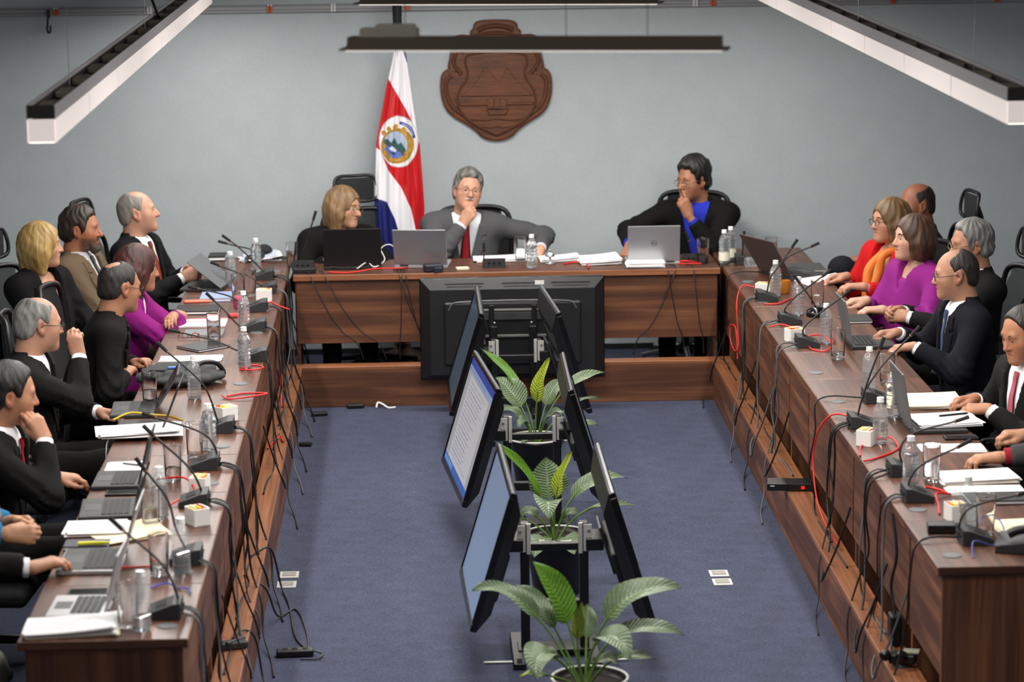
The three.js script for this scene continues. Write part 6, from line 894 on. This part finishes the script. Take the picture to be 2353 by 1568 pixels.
// ---------------------------------------------------------------- office chairs
{
  const meshM = new THREE.MeshStandardMaterial({ color: 0x17181a, roughness: .9, transparent: true, opacity: .78, side: THREE.DoubleSide }), fr = std(0x0b0b0c, .45), pad = std(0x141416, .8), padG = std(0x2b2d2f, .5);
  const geo = {};
  function chair(pos, turn, h, label, o2 = {}) {
    const o = thing('office_chair', label, 'chair', [pos[0], 0, pos[1]], turn);
    const k = h - .42; // seat height moves everything above the column
    geo.seat ??= (() => { const g = new RoundedBoxGeometry(.5, .075, .48, 4, .034); return g; })();
    const seat = mesh('seat', geo.seat, pad, o); seat.position.set(0, h - .04, .02);
    geo.col ??= merge([C(.026, .026, .26, 0, .2, 0, 14), C(.04, .05, .06, 0, .09, 0, 16)]); mesh('gas_column', geo.col, fr, o); mesh('tilt_box', B(.16, .05, .22, 0, h - .1, -.02, .01), fr, o);
    for (let i = 0; i < 5; i++) { const a = i / 5 * 2 * Math.PI + .3, x = Math.sin(a), z = Math.cos(a); const g = geo['leg' + i] ??= bar([x * .03, .095, z * .03], [x * .29, .065, z * .29], .022, .014, 8); const l = mesh('base_leg', g, o2.chrome ? M.steel : fr, o); mesh('caster', geo['cas' + i] ??= C(.026, .026, .03, 0, 0, 0, 12).rotateZ(Math.PI / 2).rotateY(a).translate(x * .29, .027, z * .29), M.blackMatte, l); }
    const rec = o2.rec ?? .12, Z = y => -.235 - (y - h) * rec - .05 * Math.sin((y - h) * 4), bw = .22;
    const loop = [[-bw * .8, h + .1], [-bw, h + .25], [-bw * 1.05, h + .42], [-bw * .9, h + .575], [0, h + .6], [bw * .9, h + .575], [bw * 1.05, h + .42], [bw, h + .25], [bw * .8, h + .1], [0, h + .075]];
    const bf = mesh('back_frame', tube(loop.map(([x, y]) => [x, y, Z(y) + .05 * (x / bw) ** 2]), .015, 72, 8, true), fr, o);
    const NU = 10, NV = 12, pos2 = [], idx = [], uv = []; for (let j = 0; j <= NV; j++) for (let i = 0; i <= NU; i++) { const y = h + .08 + .515 * j / NV, t = j / NV, hw = bw * (.8 + .25 * Math.sin(Math.PI * Math.min(1, t * 1.05))) * (t > .9 ? .95 : 1), x = (i / NU * 2 - 1) * hw; pos2.push(x, y, Z(y) + .05 * (x / bw) ** 2 + .006); uv.push(x, y); }
    for (let j = 0; j < NV; j++) for (let i = 0; i < NU; i++) { const a = j * (NU + 1) + i; idx.push(a, a + 1, a + NU + 1, a + 1, a + NU + 2, a + NU + 1); } const g = new THREE.BufferGeometry(); g.setAttribute('position', new THREE.Float32BufferAttribute(pos2, 3)); g.setAttribute('uv', new THREE.Float32BufferAttribute(uv, 2)); g.setIndex(idx); g.computeVertexNormals(); mesh('back_mesh', g, o2.solid ? pad : meshM, bf);
    mesh('spine', tube([[0, h - .08, -.1], [0, h - .06, -.26], [0, h + .2, Z(h + .2) - .035], [0, h + .6, Z(h + .6) - .02]], .022, 30, 8), fr, o);
    if (!o2.nohead) { const y0 = h + .645, z0 = Z(h + .62) - .015, hwid = .13, hr = mesh('headrest_frame', tube([[-hwid, y0 + .02, z0 + .035], [-hwid * 1.05, y0 + .1, z0 + .03], [-hwid * .9, y0 + .15, z0 + .015], [0, y0 + .158, z0], [hwid * .9, y0 + .15, z0 + .015], [hwid * 1.05, y0 + .1, z0 + .03], [hwid, y0 + .02, z0 + .035], [0, y0, z0 + .01]], .011, 60, 8, true), fr, o);
      mesh('headrest_mesh', B(.24, .135, .008, 0, y0 + .08, z0 + .018, .004), meshM, hr); mesh('headrest_post', tube([[0, h + .56, Z(h + .56) - .03], [0, y0 - .02, z0 - .045], [0, y0 + .07, z0 - .02]], .016, 20, 8), fr, o); }
    for (const s of [-1, 1]) { const a = mesh('armrest', new THREE.CapsuleGeometry(.03, .2, 4, 10).rotateX(Math.PI / 2).scale(1.15, .55, 1), padG, o); a.position.set(s * .29, h + .2, .02); mesh('arm_post', tube([[-s * .06, -.22, -.06], [0, -.19, -.06], [s * .01, -.1, -.05], [0, -.01, -.03]], .016, 16, 8), fr, a); }
    return o;
  }
  const lab = { H2: ['chair with a black padded back behind the grey suited person', { nohead: 1, solid: 1 }], H3: ['black office chair with chrome legs under the person in the blue shirt', { nohead: 1, solid: 1, chrome: 1 }], L1: ['black mesh chair with a headrest behind the person in the rust tie'], L2: ['black office chair under the bearded person in tweed', { nohead: 1 }], L3: ['black mesh chair with a headrest behind the blonde person'], L4: ['black office chair with a rounded back behind the purple cardigan', { nohead: 1, solid: 1 }], L5: ['black office chair with a rounded back under the person with the bald spot', { nohead: 1, solid: 1 }], L6: ['black office chair under the person adjusting glasses', { nohead: 1, solid: 1 }], L7: ['black office chair with grey armrests under the person propping a cheek', { nohead: 1 }], L8: ['black office chair under the person with blue sleeves', { nohead: 1 }], L9: ['black office chair with a grey armrest under the person at the laptop', { nohead: 1 }], L10: ['black office chair under the person in grey trousers', { nohead: 1 }],
    R1: ['black mesh chair with a headrest behind the bald person'], R2: ['black office chair under the red jacket', { nohead: 1 }], R3: ['black office chair under the purple jacket', { nohead: 1, solid: 1 }], R4: ['black mesh chair with a headrest behind the thick grey haired person'], R5: ['black mesh chair with a headrest behind the navy suit'], R6: ['black office chair under the person with the pink tie'], R7: ['black office chair under the person with the red cuff', { nohead: 1 }] };
  for (const [k, [l, o2]] of Object.entries(lab)) { const p = PPL[k]; const dx = { H2: .09, H3: -.1 }[k] ?? 0; chair([p.P0.x - p.F.x * .03 + dx, p.P0.z - p.F.z * .03], Math.atan2(p.F.x, p.F.z), p.P0.y - .1, l, { ...o2, rec: k[0] === 'H' ? .05 : .12 }); }
  chair([-.80, -.9], .3, PPL.H1.P0.y - .06, 'black mesh chair with a wide headrest behind the long haired person', { rec: .03 });
}
renderer.render(scene, camera);
